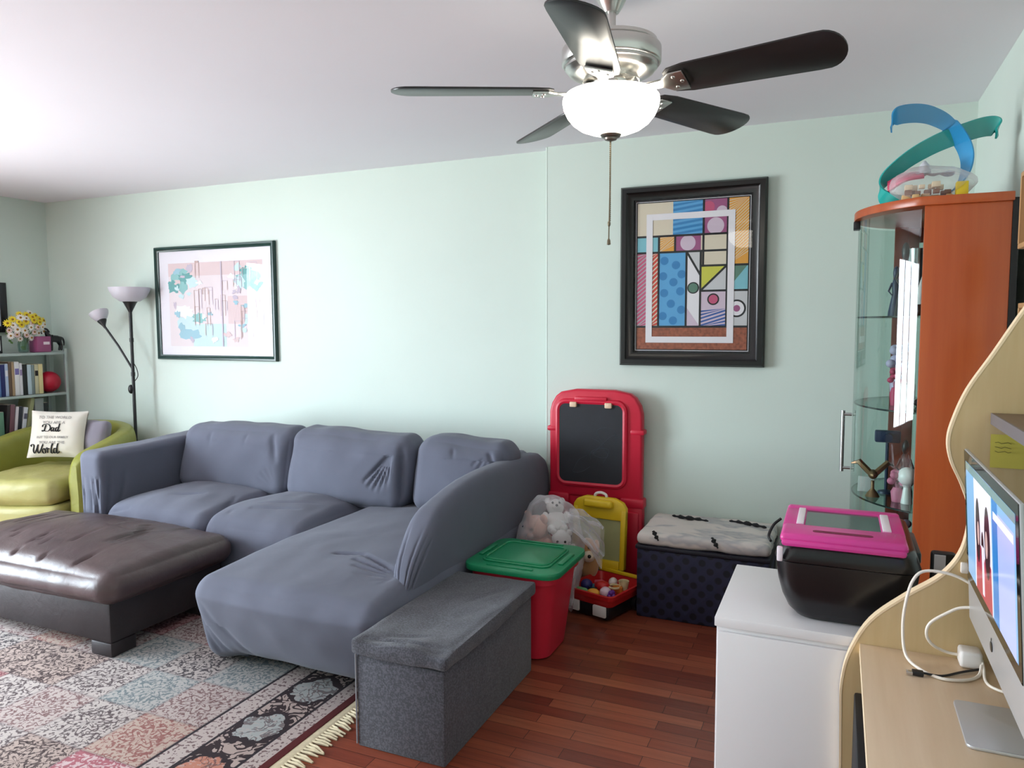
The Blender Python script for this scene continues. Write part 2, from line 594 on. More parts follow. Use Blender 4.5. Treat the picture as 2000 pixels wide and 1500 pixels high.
# three back cushions
def back(x0, x1, y, zb, zt, cr, lean=.10, tilt=0):
    cx = (x0 + x1) / 2; hz = (zt - zb) / 2
    def pf(p, q):
        p.y += lean * (p.z / hz) * .5
        if q[2] > .5: p.z += -.012 + .010 * noise.noise(Vector((p.x * 5, cx, 0))) + tilt * q[0]
        return p
    MB().cushion((cx, y, (zb + zt) / 2), ((x1 - x0) / 2, .125, hz), .085, n=110, puff=(.01, .05, .01), pfun=pf, amp=.010, nsc=(4, 4, 4), creases=cr).build('back_cushion', SLIP, sofa)
def fan(cx, cz, n, spread, ln, wd, dp, ang0):
    out = []
    for i in range(n):
        a = ang0 + spread * (i / (n - 1) - .5)
        out.append(((cx + .02 * math.cos(a), -.15, cz + .02 * math.sin(a)), (cx + ln * math.cos(a), -.16, cz + ln * math.sin(a)), wd, dp))
    return out
back(-3.91, -3.02, 3.63, .435, .862, fan(.40, -.17, 4, .7, .16, .010, .026, PI * .72) + [((-.2, -.14, .2), (-.16, -.15, .08), .015, .008), ((.3, -.13, .2), (.36, -.14, .02), .02, .018), ((.1, -.13, .2), (.12, -.15, .1), .012, .007)])
back(-3.03, -2.19, 3.62, .435, .862, fan(-.41, -.19, 4, .7, .14, .009, .02, PI * .35) + fan(.33, .12, 5, .7, .22, .010, .022, -PI * .62) + [((.38, -.12, .15), (.41, -.1, -.12), .02, .022)], tilt=-.012)
back(-2.17, -1.60, 3.66, .44, .855, fan(.2, .19, 4, .8, .14, .011, .012, -PI * .6) + [((.16, -.13, .2), (.24, -.13, .05), .014, .015), ((-.05, -.13, .2), (-.02, -.15, .12), .012, .008)], tilt=-.012)
# chaise
def chp(p):
    # front panel pulled in towards the feet
    if p.y < 2.6 and p.z < .36:
        k = (.36 - p.z) / .33
        p.y += .13 * k * min(1, (2.6 - p.y) / .3)
    if p.x < -2.3 and p.z < .36:
        kk = min(1, (-2.3 - p.x) / .12)
        p.x -= .035 * kk * (.36 - p.z) / .33
        if p.y < 2.75: p.z -= .045 * kk * min(1, (2.75 - p.y) / .15) * min(1, (.36 - p.z) / .28)
    return p
ccr = []
for i, (ex, ey) in enumerate(((.10, -.30), (.11, -.37), (.15, -.43), (.20, -.49), (.27, -.55), (.33, -.60))):
    ccr.append(((.36, -.42 - .015 * i, .21), (ex, ey, .222), .009, .020))
ccr += [((-.02, -.33, .215), (.10, -.30, .222), .011, .024),
        ((-.45, -.75, .06), (-.33, -.76, -.17), .014, .016), ((-.43, -.75, -.02), (-.36, -.76, -.18), .010, .012), ((-.40, -.75, .1), (-.22, -.76, -.15), .014, .010)]
def chpf(p, q):
    if q[2] > 0: p.z += -.03 * max(0, -q[1] - .4) ** 2 * 2.2
    return p
MB().cushion((-2.0, 2.98, .255), (.475, .75, .195), .085, n=150, puff=(.01, .03, .03), pfun=chpf, amp=.007, nsc=(4, 3, 3), creases=ccr, post=chp).build('chaise', SLIP, sofa)
MB().cushion((-2.42, 2.50, .043), (.075, .06, .028), .015, n=8).build('foot', SLIP, sofa)
# high arm of the chaise, sweeping down to its front
prof = [(2.45, .395, .02), (2.49, .44, .045), (2.53, .485, .062), (2.57, .522, .072), (2.62, .562, .078), (2.68, .605, .082), (2.74, .645, .084), (2.80, .678, .085), (2.88, .708, .086), (2.98, .732, .086), (3.1, .748, .087), (3.3, .757, .088), (3.5, .757, .09), (3.7, .752, .09), (3.9, .745, .09), (4.0, .735, .086), (4.05, .70, .07)]
def arm_surface():
    mb = MB()
    ny = 200
    def at(y):
        for (a, b) in zip(prof, prof[1:]):
            if y <= b[0]:
                t = (y - a[0]) / (b[0] - a[0]); t = max(0, min(1, t))
                return a[1] + (b[1] - a[1]) * t, a[2] + (b[2] - a[2]) * t
        return prof[-1][1:]
    def fn(u, v):
        y = prof[0][0] + (prof[-1][0] - prof[0][0]) * v
        h, w = at(y)
        zb = .08
        # section: from inner bottom, over the ridge, down the outer face
        hh = h - zb
        s = u * 2 - 1
        e = .30
        xx = (abs(s) ** .01) * 0
        ang = PI * (1 - u)
        cxn = math.cos(ang); szn = math.sin(ang)
        px = math.copysign(abs(cxn) ** .55, cxn)
        pz = abs(szn) ** .42
        x = -1.53 - .135 + px * w + (.135 - w) * (1 if True else 0)
        x = -1.535 - w + px * w
        z = zb + hh * pz
        # folds where the arm meets the seat
        d = 0
        if y < 2.75:
            k = max(0, 1 - abs(y - 2.53) / .17)
            for i in range(7):
                c0 = .16 + .095 * i
                d += .017 * (1 + .3 * math.sin(i * 2.3)) * math.exp(-((u - c0 + (y - 2.52) * .9 * (c0 - .45)) / .014) ** 2) * k
        # rounded pad bulge
        b = .024 * math.exp(-((y - 2.74) / .11) ** 2) * math.exp(-((u - .45) / .25) ** 2)
        nx, nz = px, pz * .6
        x += nx * (b - d); z += nz * (b - d)
        g = noise.noise(Vector((x * 4, y * 3, z * 4))) * .006
        return Vector((x + g, y, z + g))
    mb.grid(fn, 150, ny)
    # close the back end
    return mb
arm_surface().build('arm', SLIP, sofa)

# ================================================================ OTTOMAN
def leather(name, rgb, rough=.34, tint2=None):
    t = NT(name)
    tc = t.n('ShaderNodeTexCoord')
    n1 = t.n('ShaderNodeTexNoise', i_Scale=4.0, i_Detail=5.0)
    t.l(tc.outputs['Object'], n1.inputs['Vector'])
    b = lin(rgb); b2 = lin(tint2 or tuple(min(255, c + 14) for c in rgb))
    t.l(t.ramp(n1.outputs[0], [(.35, b), (.7, b2)]), t.b.inputs['Base Color'])
    v = t.n('ShaderNodeTexVoronoi', i_Scale=260.0); t.l(tc.outputs['Object'], v.inputs['Vector'])
    n2 = t.n('ShaderNodeTexNoise', i_Scale=14.0, i_Detail=4.0, i_Distortion=1.0); t.l(tc.outputs['Object'], n2.inputs['Vector'])
    bp = t.n('ShaderNodeBump', i_Strength=.12, i_Distance=.002); t.l(v.outputs[0], bp.inputs['Height'])
    bq = t.n('ShaderNodeBump', i_Strength=.25, i_Distance=.01); t.l(n2.outputs[0], bq.inputs['Height']); t.l(bp.outputs[0], bq.inputs['Normal'])
    t.l(bq.outputs[0], t.b.inputs['Normal'])
    t.b.inputs['Roughness'].default_value = rough
    return t.m
LEA = leather('brown_leather', (74, 60, 62), .36, (92, 76, 76))
LEAD = leather('dark_brown_leather', (34, 27, 29), .5)
ott = thing('ottoman', 'wide brown leather ottoman with a pleated puffy top standing on the rug', 'ottoman', (-3.5, 2.52, 0))
OX0, OX1, OY0, OY1 = -4.22, -2.86, 2.16, 2.90
ocr = []
hx, hy = (OX1 - OX0) / 2, (OY1 - OY0) / 2
for k, sx in enumerate((-.46, -.22, .0, .20, .42)):
    ocr.append(((sx, -hy * .98, .1), (sx + .02, hy, .1), .012, .030))
    ocr.append(((sx + .01, -hy * .5, .14), (sx + .0, hy * .6, .14), .010, .018))
rr = random.Random(3)
for k in range(24):
    sx = rr.uniform(-.55, .40); sy = rr.uniform(-hy * .75, hy * .2); ln = rr.uniform(.12, .3)
    ocr.append(((sx, sy, .13), (sx + rr.uniform(-.02, .03), sy + ln, .14), .009, rr.uniform(.012, .022)))
for sx in (-.34, -.1, .1, .3):
    ocr.append(((sx - .09, .05, .15), (sx + .09, .04, .15), .006, .006))
for (a_, b_) in (((-hx, -hy, .066), (hx, -hy, .066)), ((hx, -hy, .066), (hx, hy, .066))):
    ocr.append((a_, b_, .007, .010))
def opf(p, q):
    if q[2] < 0: p.z *= .85
    return p
MB().cushion((-3.54, 2.53, .325), (hx + .01, hy + .01, .078), .074, n=170, puff=(.02, .02, .085), pfun=opf, amp=.005, nsc=(5, 5, 3), creases=ocr).build('cushion', LEA, ott)
MB().box(OX0 + .05, OX1 - .05, OY0 + .045, OY1 - .045, .075, .285, .012).build('base', LEAD, ott)
for sx in (OX0 + .05, OX1 - .18):
    for sy in (OY0 + .045, OY1 - .175):
        MB().box(sx, sx + .13, sy, sy + .13, .013, .076, .006).build('leg', LEAD, ott)

# ================================================================ RUG
def rug_mat():
    t = NT('persian_rug')
    tc = t.n('ShaderNodeTexCoord')
    sp = t.n('ShaderNodeSeparateXYZ'); t.l(tc.outputs['Object'], sp.inputs[0])
    x, y = sp.outputs[0], sp.outputs[1]          # x measured back from the fringed edge (negative inwards)
    nzd = t.n('ShaderNodeTexNoise', i_Scale=22.0, i_Detail=2.0); t.l(tc.outputs['Object'], nzd.inputs['Vector'])
    vor = t.n('ShaderNodeTexVoronoi', i_Scale=3.7, i_Randomness=0.0); vor.distance = 'CHEBYCHEV'
    t.l(tc.outputs['Object'], vor.inputs['Vector'])
    wn = t.n('ShaderNodeTexWhiteNoise'); wn.noise_dimensions = '3D'
    t.l(vor.outputs['Position'], wn.inputs['Vector'])
    rnd = wn.outputs['Value']
    cell = t.ramp(rnd, [(0, lin((200, 186, 180))), (.16, lin((182, 108, 118))), (.28, lin((196, 186, 180))), (.42, lin((188, 186, 182))), (.54, lin((200, 178, 164))), (.66, lin((204, 194, 188))), (.78, lin((192, 172, 162))), (.9, lin((192, 146, 144)))], True)
    ink = t.ramp(rnd, [(0, lin((120, 84, 84))), (.16, lin((226, 204, 204))), (.28, lin((36, 32, 42))), (.42, lin((110, 126, 130))), (.54, lin((150, 88, 84))), (.66, lin((74, 58, 62))), (.78, lin((44, 24, 28))), (.9, lin((122, 58, 66)))], True)
    # scrollwork lines
    n1 = t.n('ShaderNodeTexNoise', i_Scale=18.0, i_Detail=2.0, i_Distortion=1.0); t.l(tc.outputs['Object'], n1.inputs['Vector'])
    l1 = t.math('ABSOLUTE', t.math('SUBTRACT', n1.outputs[0], .5))
    line1 = t.math('LESS_THAN', l1, .032)
    # rosette in each panel
    dv = t.n('ShaderNodeVectorMath', operation='SUBTRACT'); t.l(tc.outputs['Object'], dv.inputs[0]); t.l(vor.outputs['Position'], dv.inputs[1])
    s2 = t.n('ShaderNodeSeparateXYZ'); t.l(dv.outputs[0], s2.inputs[0])
    ang = t.math('ARCTAN2', s2.outputs[1], s2.outputs[0])
    rad = t.math('SQRT', t.math('ADD', t.math('MULTIPLY', s2.outputs[0], s2.outputs[0]), t.math('MULTIPLY', s2.outputs[1], s2.outputs[1])))
    pet = t.math('MULTIPLY_ADD', t.math('COSINE', t.math('MULTIPLY', ang, 8.0)), .018, .0)
    rr_ = t.math('ADD', rad, pet)
    ring = t.math('LESS_THAN', t.math('ABSOLUTE', t.math('SUBTRACT', t.math('FRACT', t.math('MULTIPLY', rr_, 24.0)), .5)), .13)
    ringm = t.math('MULTIPLY', ring, t.math('LESS_THAN', rad, .095))
    thin = t.math('LESS_THAN', l1, t.ramp(rnd, [(0, (.020,) * 3 + (1,)), (.16, (.03,) * 3 + (1,)), (.28, (.034,) * 3 + (1,)), (.42, (.022,) * 3 + (1,)), (.66, (.020,) * 3 + (1,)), (.78, (.032,) * 3 + (1,))], True))
    outr = t.math('MULTIPLY', thin, t.math('GREATER_THAN', rad, .06))
    patn = t.math('MAXIMUM', ringm, outr)
    edge = t.math('GREATER_THAN', vor.outputs['Distance'], .475)
    n3 = t.n('ShaderNodeTexNoise', i_Scale=70.0, i_Detail=1.0); t.l(tc.outputs['Object'], n3.inputs['Vector'])
    dots = t.math('GREATER_THAN', n3.outputs[0], .585)
    f1 = t.mix(t.math('MULTIPLY', dots, .8), cell, ink)
    f2 = t.mix(t.math('MULTIPLY', patn, .85), f1, ink)
    field = t.mix(t.math('MULTIPLY', edge, .3), f2, lin((88, 70, 76)))
    # border: medallions along y
    vb = t.n('ShaderNodeTexVoronoi', i_Scale=1.0, i_Randomness=0.0)
    mpb = t.n('ShaderNodeMapping'); mpb.inputs['Scale'].default_value = (3.6, 3.3, 0.001); mpb.inputs['Location'].default_value = (.72, 0.25, 0)
    t.l(tc.outputs['Object'], mpb.inputs[0]); t.l(mpb.outputs[0], vb.inputs['Vector'])
    vcol = t.n('ShaderNodeTexWhiteNoise'); t.l(vb.outputs['Position'], vcol.inputs['Vector'])
    medc = t.ramp(vcol.outputs['Value'], [(0, lin((182, 188, 186))), (.45, lin((206, 140, 118))), (.75, lin((148, 84, 82)))], True)
    dd = t.math('ADD', vb.outputs['Distance'], t.math('MULTIPLY', t.math('SUBTRACT', nzd.outputs[0], .5), .28))
    med = t.math('LESS_THAN', dd, .33)
    medl = t.math('LESS_THAN', t.math('ABSOLUTE', t.math('SUBTRACT', dd, .34)), .035)
    lines2 = t.math('LESS_THAN', l1, .06)
    bg_ = t.mix(lines2, lin((196, 176, 168)), lin((44, 28, 32)))
    medd = t.mix(t.math('MULTIPLY', line1, .7), t.mix(t.math('MULTIPLY', dots, .55), medc, lin((206, 192, 186))), lin((84, 60, 64)))
    bd = t.mix(med, bg_, medd)
    bd = t.mix(medl, bd, lin((40, 26, 32)))
    guard = t.mix(t.math('MULTIPLY', dots, .8), lin((206, 192, 186)), lin((92, 56, 62)))
    def band(a, b):
        return t.math('MULTIPLY', t.math('GREATER_THAN', x, a), t.math('LESS_THAN', x, b))
    c = t.mix(band(-.40, -.30), field, guard)
    c = t.mix(band(-.30, -.10), c, bd)
    for q in (-.40, -.30, -.10):
        c = t.mix(band(q - .006, q + .006), c, lin((34, 26, 34)))
    c = t.mix(band(-.094, -.032), c, guard)
    c = t.mix(band(-.032, .1), c, lin((92, 14, 16)))
    mu = t.n('ShaderNodeTexNoise', i_Scale=3.0); t.l(tc.outputs['Object'], mu.inputs['Vector'])
    c2 = t.mix(t.math('MULTIPLY_ADD', mu.outputs[0], .12, .02), c, lin((112, 100, 104)))
    t.l(c2, t.b.inputs['Base Color'])
    t.b.inputs['Roughness'].default_value = .95
    bp = t.n('ShaderNodeBump', i_Strength=.5, i_Distance=.003)
    nb = t.n('ShaderNodeTexNoise', i_Scale=500.0); t.l(tc.outputs['Object'], nb.inputs['Vector'])
    t.l(nb.outputs[0], bp.inputs['Height']); t.l(bp.outputs[0], t.b.inputs['Normal'])
    return t.m
RX1, RX0, RY0, RY1 = -1.70, -5.0, .55, 2.98
rug = thing('area_rug', 'patterned cream and rose oriental rug with tasselled end under the ottoman', 'rug', (RX1, 1.8, 0))
MB().box(RX0, RX1, RY0, RY1, .001, .012, .004).build('pile', rug_mat(), rug)
fr = MB()
rf = random.Random(5)
fr.box(RX1 - .002, RX1 + .035, RY0, RY1, .002, .009, .002)
for i in range(150):
    y = RY0 + (RY1 - RY0) * (i + .5) / 150
    a = rf.uniform(-.5, .5); ln = rf.uniform(.05, .085)
    pts = [(RX1 + .03, y, .006), (RX1 + .03 + ln * .5, y + a * .012 - .004, .008), (RX1 + .03 + ln, y + a * .035 - .012, .004)]
    fr.tube(pts, [.005, .0065, .0035], n=5)
fr.build('fringe', mat('rug_fringe', (206, 192, 160), .9, var=.12, vscale=60), rug)

# ================================================================ GREY FABRIC STORAGE BOX
LINEN = fabric('charcoal_linen', (58, 58, 65), .9, .2, .6, .12, 420, 1.1)
bx = thing('storage_ottoman', 'long dark grey fabric storage box with a sagging lid beside the chaise', 'storage box', (-1.35, 2.47, 0))
BX0, BX1, BY0, BY1 = -1.515, -1.165, 2.085, 2.855
MB().box(BX0, BX1, BY0, BY1, .0, .332, .008).build('body', LINEN, bx)
def lidpf(p, q):
    # sagging skirt and shallow dip along the front and right
    if q[2] < 0:
        p.z -= .012 * (1 - abs(q[1])) * (1 if q[0] > 0 else .3)
    if q[2] > 0:
        p.z -= .010 * (1 - q[0] ** 2) * (1 - q[1] ** 2)
        if p.y < -.3: p.z += .010 * math.sin(p.x * 24 + 1) * ((-.3 - p.y) / .1)
    return p
MB().cushion((-1.34, 2.47, .364), (.19, .40, .027), .013, n=64, pfun=lidpf, amp=.005, nsc=(7, 5, 5),
             creases=[((-.15, -.36, .03), (.14, -.33, .03), .010, .011), ((-.05, -.38, .03), (.17, -.36, .02), .008, .008), ((-.1, -.33, .03), (.05, -.26, .03), .012, .006),
                      ((.17, -.3, .02), (.18, .1, .02), .014, .008), ((.02, .1, .03), (.12, .3, .03), .012, .004)]).build('lid', LINEN, bx)
pip = mat('grey_piping', (140, 140, 146), .8)
MB().tube([(BX0 - .001, BY0 - .001, .01), (BX0 - .001, BY0 - .001, .335)], .0035, n=6).build('piping', pip, bx)

# ================================================================ RED TOTE WITH GREEN LID
RED = mat('red_plastic', (210, 42, 64), .38, var=.04, vscale=3)
GREEN = mat('green_plastic', (22, 134, 88), .36)
tote = thing('storage_tote', 'red plastic storage tote with a green snap lid behind the grey box', 'storage bin', (-1.28, 3.10, 0))
TX0, TX1, TY0, TY1 = -1.505, -1.075, 2.885, 3.315
mb = MB()
def tote_ring(z, ins, r=.07):
    return [(p[0], p[1], z) for p in rrect(TX0 + ins, TX1 - ins, TY0 + ins, TY1 - ins, r, 6)]
rings = [tote_ring(.0, .085), tote_ring(.006, .065), tote_ring(.18, .045), tote_ring(.355, .026), tote_ring(.36, .012), tote_ring(.395, .010)]
vs = [v for r_ in rings for v in r_]; n = len(rings[0]); fs = []
for i in range(len(rings) - 1):
    for k in range(n):
        fs.append((i * n + k, i * n + (k + 1) % n, (i + 1) * n + (k + 1) % n, (i + 1) * n + k))
fs.append(list(range(n))[::-1])
mb.add(vs, fs)
mb.build('body', RED, tote)
ld = MB()
ld.prism(rrect(TX0 - .012, TX1 + .012, TY0 - .012, TY1 + .012, .07, 6), 'z', .392, .422, .008, 2)
ld.prism(rrect(TX0 + .05, TX1 - .05, TY0 + .06, TY1 - .06, .04, 6), 'z', .421, .430, .004, 2)
# raised rim around the recessed panel
rim = [(p[0], p[1], .430) for p in rrect(TX0 + .065, TX1 - .065, TY0 + .075, TY1 - .075, .035, 6)]
ld.tube(rim, .007, n=6, closed=True)
for sx in (TX0 + .02, TX1 - .02):
    ld.box(sx - .012, sx + .012, 3.02, 3.18, .421, .431, .004)
for sy in (TY0 + .02, TY1 - .02):
    ld.box(-1.40, -1.18, sy - .008, sy + .008, .421, .428, .003)
ld.build('lid', GREEN, tote)

# ================================================================ EASEL
EZ = mat('easel_red_plastic', (205, 28, 58), .4)
BLK = mat('chalkboard', (26, 28, 36), .6, var=.2, vscale=9)
ez = thing('toy_easel', 'tall red plastic play easel with a black chalkboard leaning by the wall', 'easel', (-1.245, 4.02, 0))
def ezp(pts): return pts
out = [(-1.515, .50), (-.972, .50), (-.972, .93)] + [(-1.075 + .103 * math.cos(a), .965 + .14 * math.sin(a)) for a in [0.15, .5, .9, 1.25]] + \
      [(-1.13, 1.115), (-1.36, 1.115)] + [(-1.415 + .1 * math.cos(a), .965 + .14 * math.sin(a)) for a in [1.9, 2.25, 2.65, 3.0]] + [(-1.515, .93)]
M_ = MB()
M_.prism(out, 'y', 3.99, 4.05, .014, 3)
# raised rim round the board
brd = [(p[0], p[1]) for p in rrect(-1.462, -1.068, .575, 1.045, .05, 6)]
M_.tube([(p[0], 3.988, p[1]) for p in brd], .016, n=8, closed=True)
M_.box(-1.36, -1.17, 3.972, 3.995, 1.05, 1.075, .008)
M_.box(-1.53, -1.45, 3.985, 4.055, .87, .90, .01); M_.box(-1.04, -.96, 3.985, 4.055, .87, .90, .01)
M_.build('board_frame', EZ, ez)
MB().prism(rrect(-1.455, -1.075, .582, 1.038, .045, 6), 'y', 3.978, 3.992).build('chalkboard', BLK, ez)
# faint chalk smears
ck = MB()
rc = random.Random(2)
for i in range(5):
    cx, cz = -1.24 + rc.uniform(-.08, .08), .78 + rc.uniform(-.1, .08)
    pts = [(cx + .05 * math.cos(k * .9 + i) * (1 + .3 * (k % 2)), 3.9775, cz + .055 * math.sin(k * .8 + i * 2)) for k in range(6)]
    ck.tube(smooth_path(pts, 4), .0009, n=4)
ck.build('chalk_marks', mat('chalk', (72, 76, 86), .9), ez)
for cx in (-1.365, -1.16):
    MB().box(cx - .02, cx + .02, 3.962, 3.985, 1.015, 1.045, .005).build('clip', mat('cream_plastic', (232, 200, 170), .45), ez)
for (a, b) in ((-1.515, -1.40), (-1.085, -.965)):
    lg = MB()
    lg.box(a, b, 3.985, 4.05, .0, .52, .016)
    lg.box(a + .02, b - .02, 3.975, 3.99, .06, .44, .008)
    lg.box(a - .006, b + .006, 3.98, 4.056, .46, .515, .01)
    lg.build('leg', EZ, ez)
MB().box(-1.41, -1.075, 4.0, 4.045, .40, .52, .012).build('crossbar', EZ, ez)

# ================================================================ TOY TOOL CASE (open, yellow lid up)
CASE = mat('case_red_plastic', (200, 36, 40), .35)
YEL = mat('yellow_plastic', (226, 190, 30), .4)
CR = thing('toy_case', 'red toy carrying case on wheels with its yellow lid open, in front of the easel', 'toy case', (-1.055, 3.66, 0), 0)
CA = math.radians(-17)
Mc = Matrix.Translation((-1.075, 3.645, 0)) @ Matrix.Rotation(CA, 4, 'Z')
def tray_ring(z, ins, r=.03):
    return [Mc @ Vector((p[0], p[1], z)) for p in rrect(-.145 + ins, .145 - ins, -.165 + ins, .165 - ins, r, 4)]
rg = [tray_ring(.075, .03), tray_ring(.078, .018), tray_ring(.115, .01), tray_ring(.117, .0), tray_ring(.138, -.002), tray_ring(.140, .008), tray_ring(.09, .022), tray_ring(.088, .04)]
vs = [v for r_ in rg for v in r_]; n = len(rg[0]); fs = []
for i in range(len(rg) - 1):
    for k in range(n):
        fs.append((i * n + k, i * n + (k + 1) % n, (i + 1) * n + (k + 1) % n, (i + 1) * n + k))
fs.append(list(range(n))[::-1]); fs.append([(len(rg) - 1) * n + k for k in range(n)])
MB().add(vs, fs).build('tray', CASE, CR)
DK = mat('black_plastic', (20, 20, 24), .45)
MB().box(-.12, .12, -.15, .15, .012, .08, .012, M=Mc).build('base', DK, CR)
for sx in (-.085, .075):
    MB().box(sx - .038, sx + .038, -.172, -.155, .03, .085, .006, M=Mc).build('latch', mat('white_latch', (226, 222, 220), .4), CR)
for sx in (-.13, .13):
    w = MB(); w.cyl(Mc @ Vector((sx - .012, .10, .04)), Mc @ Vector((sx + .012, .10, .04)), .04, n=24); w.build('wheel', DK, CR)
    w = MB(); w.cyl(Mc @ Vector((sx + .013, .10, .04)), Mc @ Vector((sx + .016, .10, .04)), .014, n=16); w.build('hubcap', mat('grey_hub', (190, 190, 194), .4), CR)
MB().box(-.14, .14, .150, .170, .142, .160, .005, M=Mc).build('hinge_bar', YEL, CR)
# lid: an upright frame with a big handle slot and a pale panel
Ml = Matrix.Translation((-1.175, 3.84, .155)) @ Matrix.Rotation(math.radians(-6), 4, 'Z') @ Matrix.Rotation(math.radians(-4), 4, 'X')
lid = MB()
LW_, LH_ = .155, .385
lid.box(-LW_, -LW_ + .03, -.012, .03, 0, LH_ - .06, .008, M=Ml)
lid.box(LW_ - .03, LW_, -.012, .03, 0, LH_ - .06, .008, M=Ml)
top_ = [(-LW_, LH_ - .12), (LW_, LH_ - .12), (LW_, LH_ - .05), (LW_ - .02, LH_ - .02), (LW_ - .07, LH_), (-LW_ + .07, LH_), (-LW_ + .02, LH_ - .02), (-LW_, LH_ - .05)]
lid.prism(top_, 'y', -.008, .028, .008, 2, M=Ml)
lid.box(-LW_ + .03, LW_ - .03, -.012, .026, 0, .045, .006, M=Ml)
lid_o = lid.build('lid', YEL, CR)
hd = MB(); hd.box(-.085, .085, -.045, -.01, LH_ - .055, LH_ - .012, .014, 3, M=Ml)
hd.build('handle', YEL, lid_o)
MB().box(-LW_ + .028, LW_ - .028, .004, .014, .04, LH_ - .115, .0, M=Ml).build('panel', mat('sage_panel', (158, 160, 112), .6), lid_o)
kb = MB(); kb.tube([Ml @ Vector(p) for p in smooth_path([(-.035, .01, LH_ - .01), (-.03, .01, LH_ + .012), (0, .01, LH_ + .022), (.03, .01, LH_ + .012), (.035, .01, LH_ - .01)], 4)], .008, n=8)
kb.build('latch_loop', mat('white_latch', (226, 222, 220), .4), lid_o)
# play food and toys lying in the tray
def intray(x, y, z=0.098): return Mc @ Vector((x, y, z))
def toy(name, m, label, cat, fn):
    mb = MB(); fn(mb); c = Vector((0, 0, 0))
    for v in mb.v: c += Vector(v)
    c /= len(mb.v); c.z = min(v[2] for v in mb.v)
    return solo(mb, name, m, label, cat, c, group='toys in the red case tray')
toy('toy_cucumber', mat('toy_green', (112, 160, 104), .5), 'pale green toy stick lying at the front left of the red tray', 'toy', lambda b: b.tube([intray(-.105, -.115, .115), intray(-.09, -.115, .118), intray(-.045, -.112, .118), intray(-.03, -.11, .115)], [.008, .016, .016, .008], n=12))
toy('toy_plum', mat('toy_navy', (44, 40, 108), .4), 'dark blue round toy fruit in the red tray behind the green stick', 'toy', lambda b: b.ball(intray(-.085, -.045, .125), (.032, .03, .03), 16, 10))
toy('toy_bowl', mat('toy_teal', (26, 92, 106), .45), 'small teal toy dish next to the dark blue toy fruit', 'toy', lambda b: b.lathe([(.012, 0), (.026, .012), (.03, .022), (.026, .02), (.01, .006)], intray(-.04, -.045, .108), 20))
toy('toy_bun', mat('toy_orange', (244, 170, 60), .5), 'orange yellow toy bun at the front middle of the red tray', 'toy', lambda b: b.ball(intray(.005, -.115, .122), (.034, .026, .022), 16, 10))
toy('toy_tomato', mat('toy_red', (206, 30, 34), .35), 'bright red toy tomato in the middle of the red tray', 'toy', lambda b: b.ball(intray(-.005, -.02, .128), (.042, .036, .026), 18, 10))
toy('toy_cup', mat('toy_cream', (226, 206, 160), .5), 'cream toy cup with a loop handle at the back right of the tray', 'toy', lambda b: (b.lathe([(.022, 0), (.026, .03), (.028, .045), (.024, .043), (.02, .01)], intray(.075, .06, .108), 20), b.tube([intray(.05 + .03 * math.cos(a), .01 + .03 * math.sin(a), .13) for a in [k * PI / 6 for k in range(12)]], .006, n=6, closed=True)))
toy('toy_orange_slice', mat('toy_amber', (206, 120, 40), .5), 'amber toy wedge lying beside the cream toy cup', 'toy', lambda b: b.prism([(0.03 * math.cos(a), .03 * math.sin(a)) for a in [k * PI / 8 for k in range(9)]], 'z', .10, .135, .004, M=Mc @ Matrix.Translation((.07, .005, 0))))
toy('toy_onion', mat('toy_pink_white', (236, 206, 220), .5), 'pale pink round toy at the front right of the tray', 'toy', lambda b: b.ball(intray(.058, -.085, .128), (.03, .032, .028), 16, 10))
toy('toy_grapes', mat('toy_purple', (108, 46, 146), .4), 'small purple toy grape cluster at the front right corner of the tray', 'toy', lambda b: [b.ball(intray(.095 + dx, -.105 + dy, .122 + dz), .013, 10, 7) for dx, dy, dz in ((0, 0, 0), (.016, .012, 0), (-.012, .014, .002), (.004, .022, .014), (.004, .006, .016))])
toy('toy_egg', mat('toy_ivory', (236, 220, 214), .45), 'ivory toy egg near the yellow hinge of the red tray', 'toy', lambda b: b.ball(intray(.0, .075, .125), (.024, .03, .024), 14, 9))
toy('toy_sausage', mat('toy_rose', (224, 90, 110), .45), 'rose toy sausage on the left of the red tray', 'toy', lambda b: b.tube([intray(-.085, .035, .118), intray(-.05, .042, .122), intray(-.015, .038, .118)], [.012, .014, .012], n=10))

# ================================================================ BAG OF PLUSH TOYS
def film(name, tint, opac=.25, rough=.25):
    if name in MC: return MC[name]
    t = NT(name)
    t.t.nodes.remove(t.b)
    tr = t.n('ShaderNodeBsdfTransparent'); tr.inputs[0].default_value = (1, 1, 1, 1)
    pb = t.n('ShaderNodeBsdfPrincipled'); pb.inputs['Base Color'].default_value = lin(tint); pb.inputs['Roughness'].default_value = rough
    lw = t.n('ShaderNodeLayerWeight', i_Blend=.35)
    fac = t.math('MULTIPLY_ADD', lw.outputs['Facing'], .55, opac)
    mx = t.n('ShaderNodeMixShader'); t.l(t.math('MINIMUM', fac, .95), mx.inputs[0]); t.l(tr.outputs[0], mx.inputs[1]); t.l(pb.outputs[0], mx.inputs[2])
    t.l(mx.outputs[0], t.out.inputs[0])
    MC[name] = t.m
    return t.m
def plushm(name, rgb): return fabric(name, rgb, .95, .6, .9, .12, 260)
P_PEACH = plushm('peach_plush', (226, 176, 160)); P_WHITE = plushm('white_plush', (232, 226, 224)); P_TAN = plushm('tan_plush', (196, 140, 92)); P_ROSE = plushm('dusty_rose_plush', (206, 168, 160))
EYE = mat('black_bead', (14, 14, 16), .2)
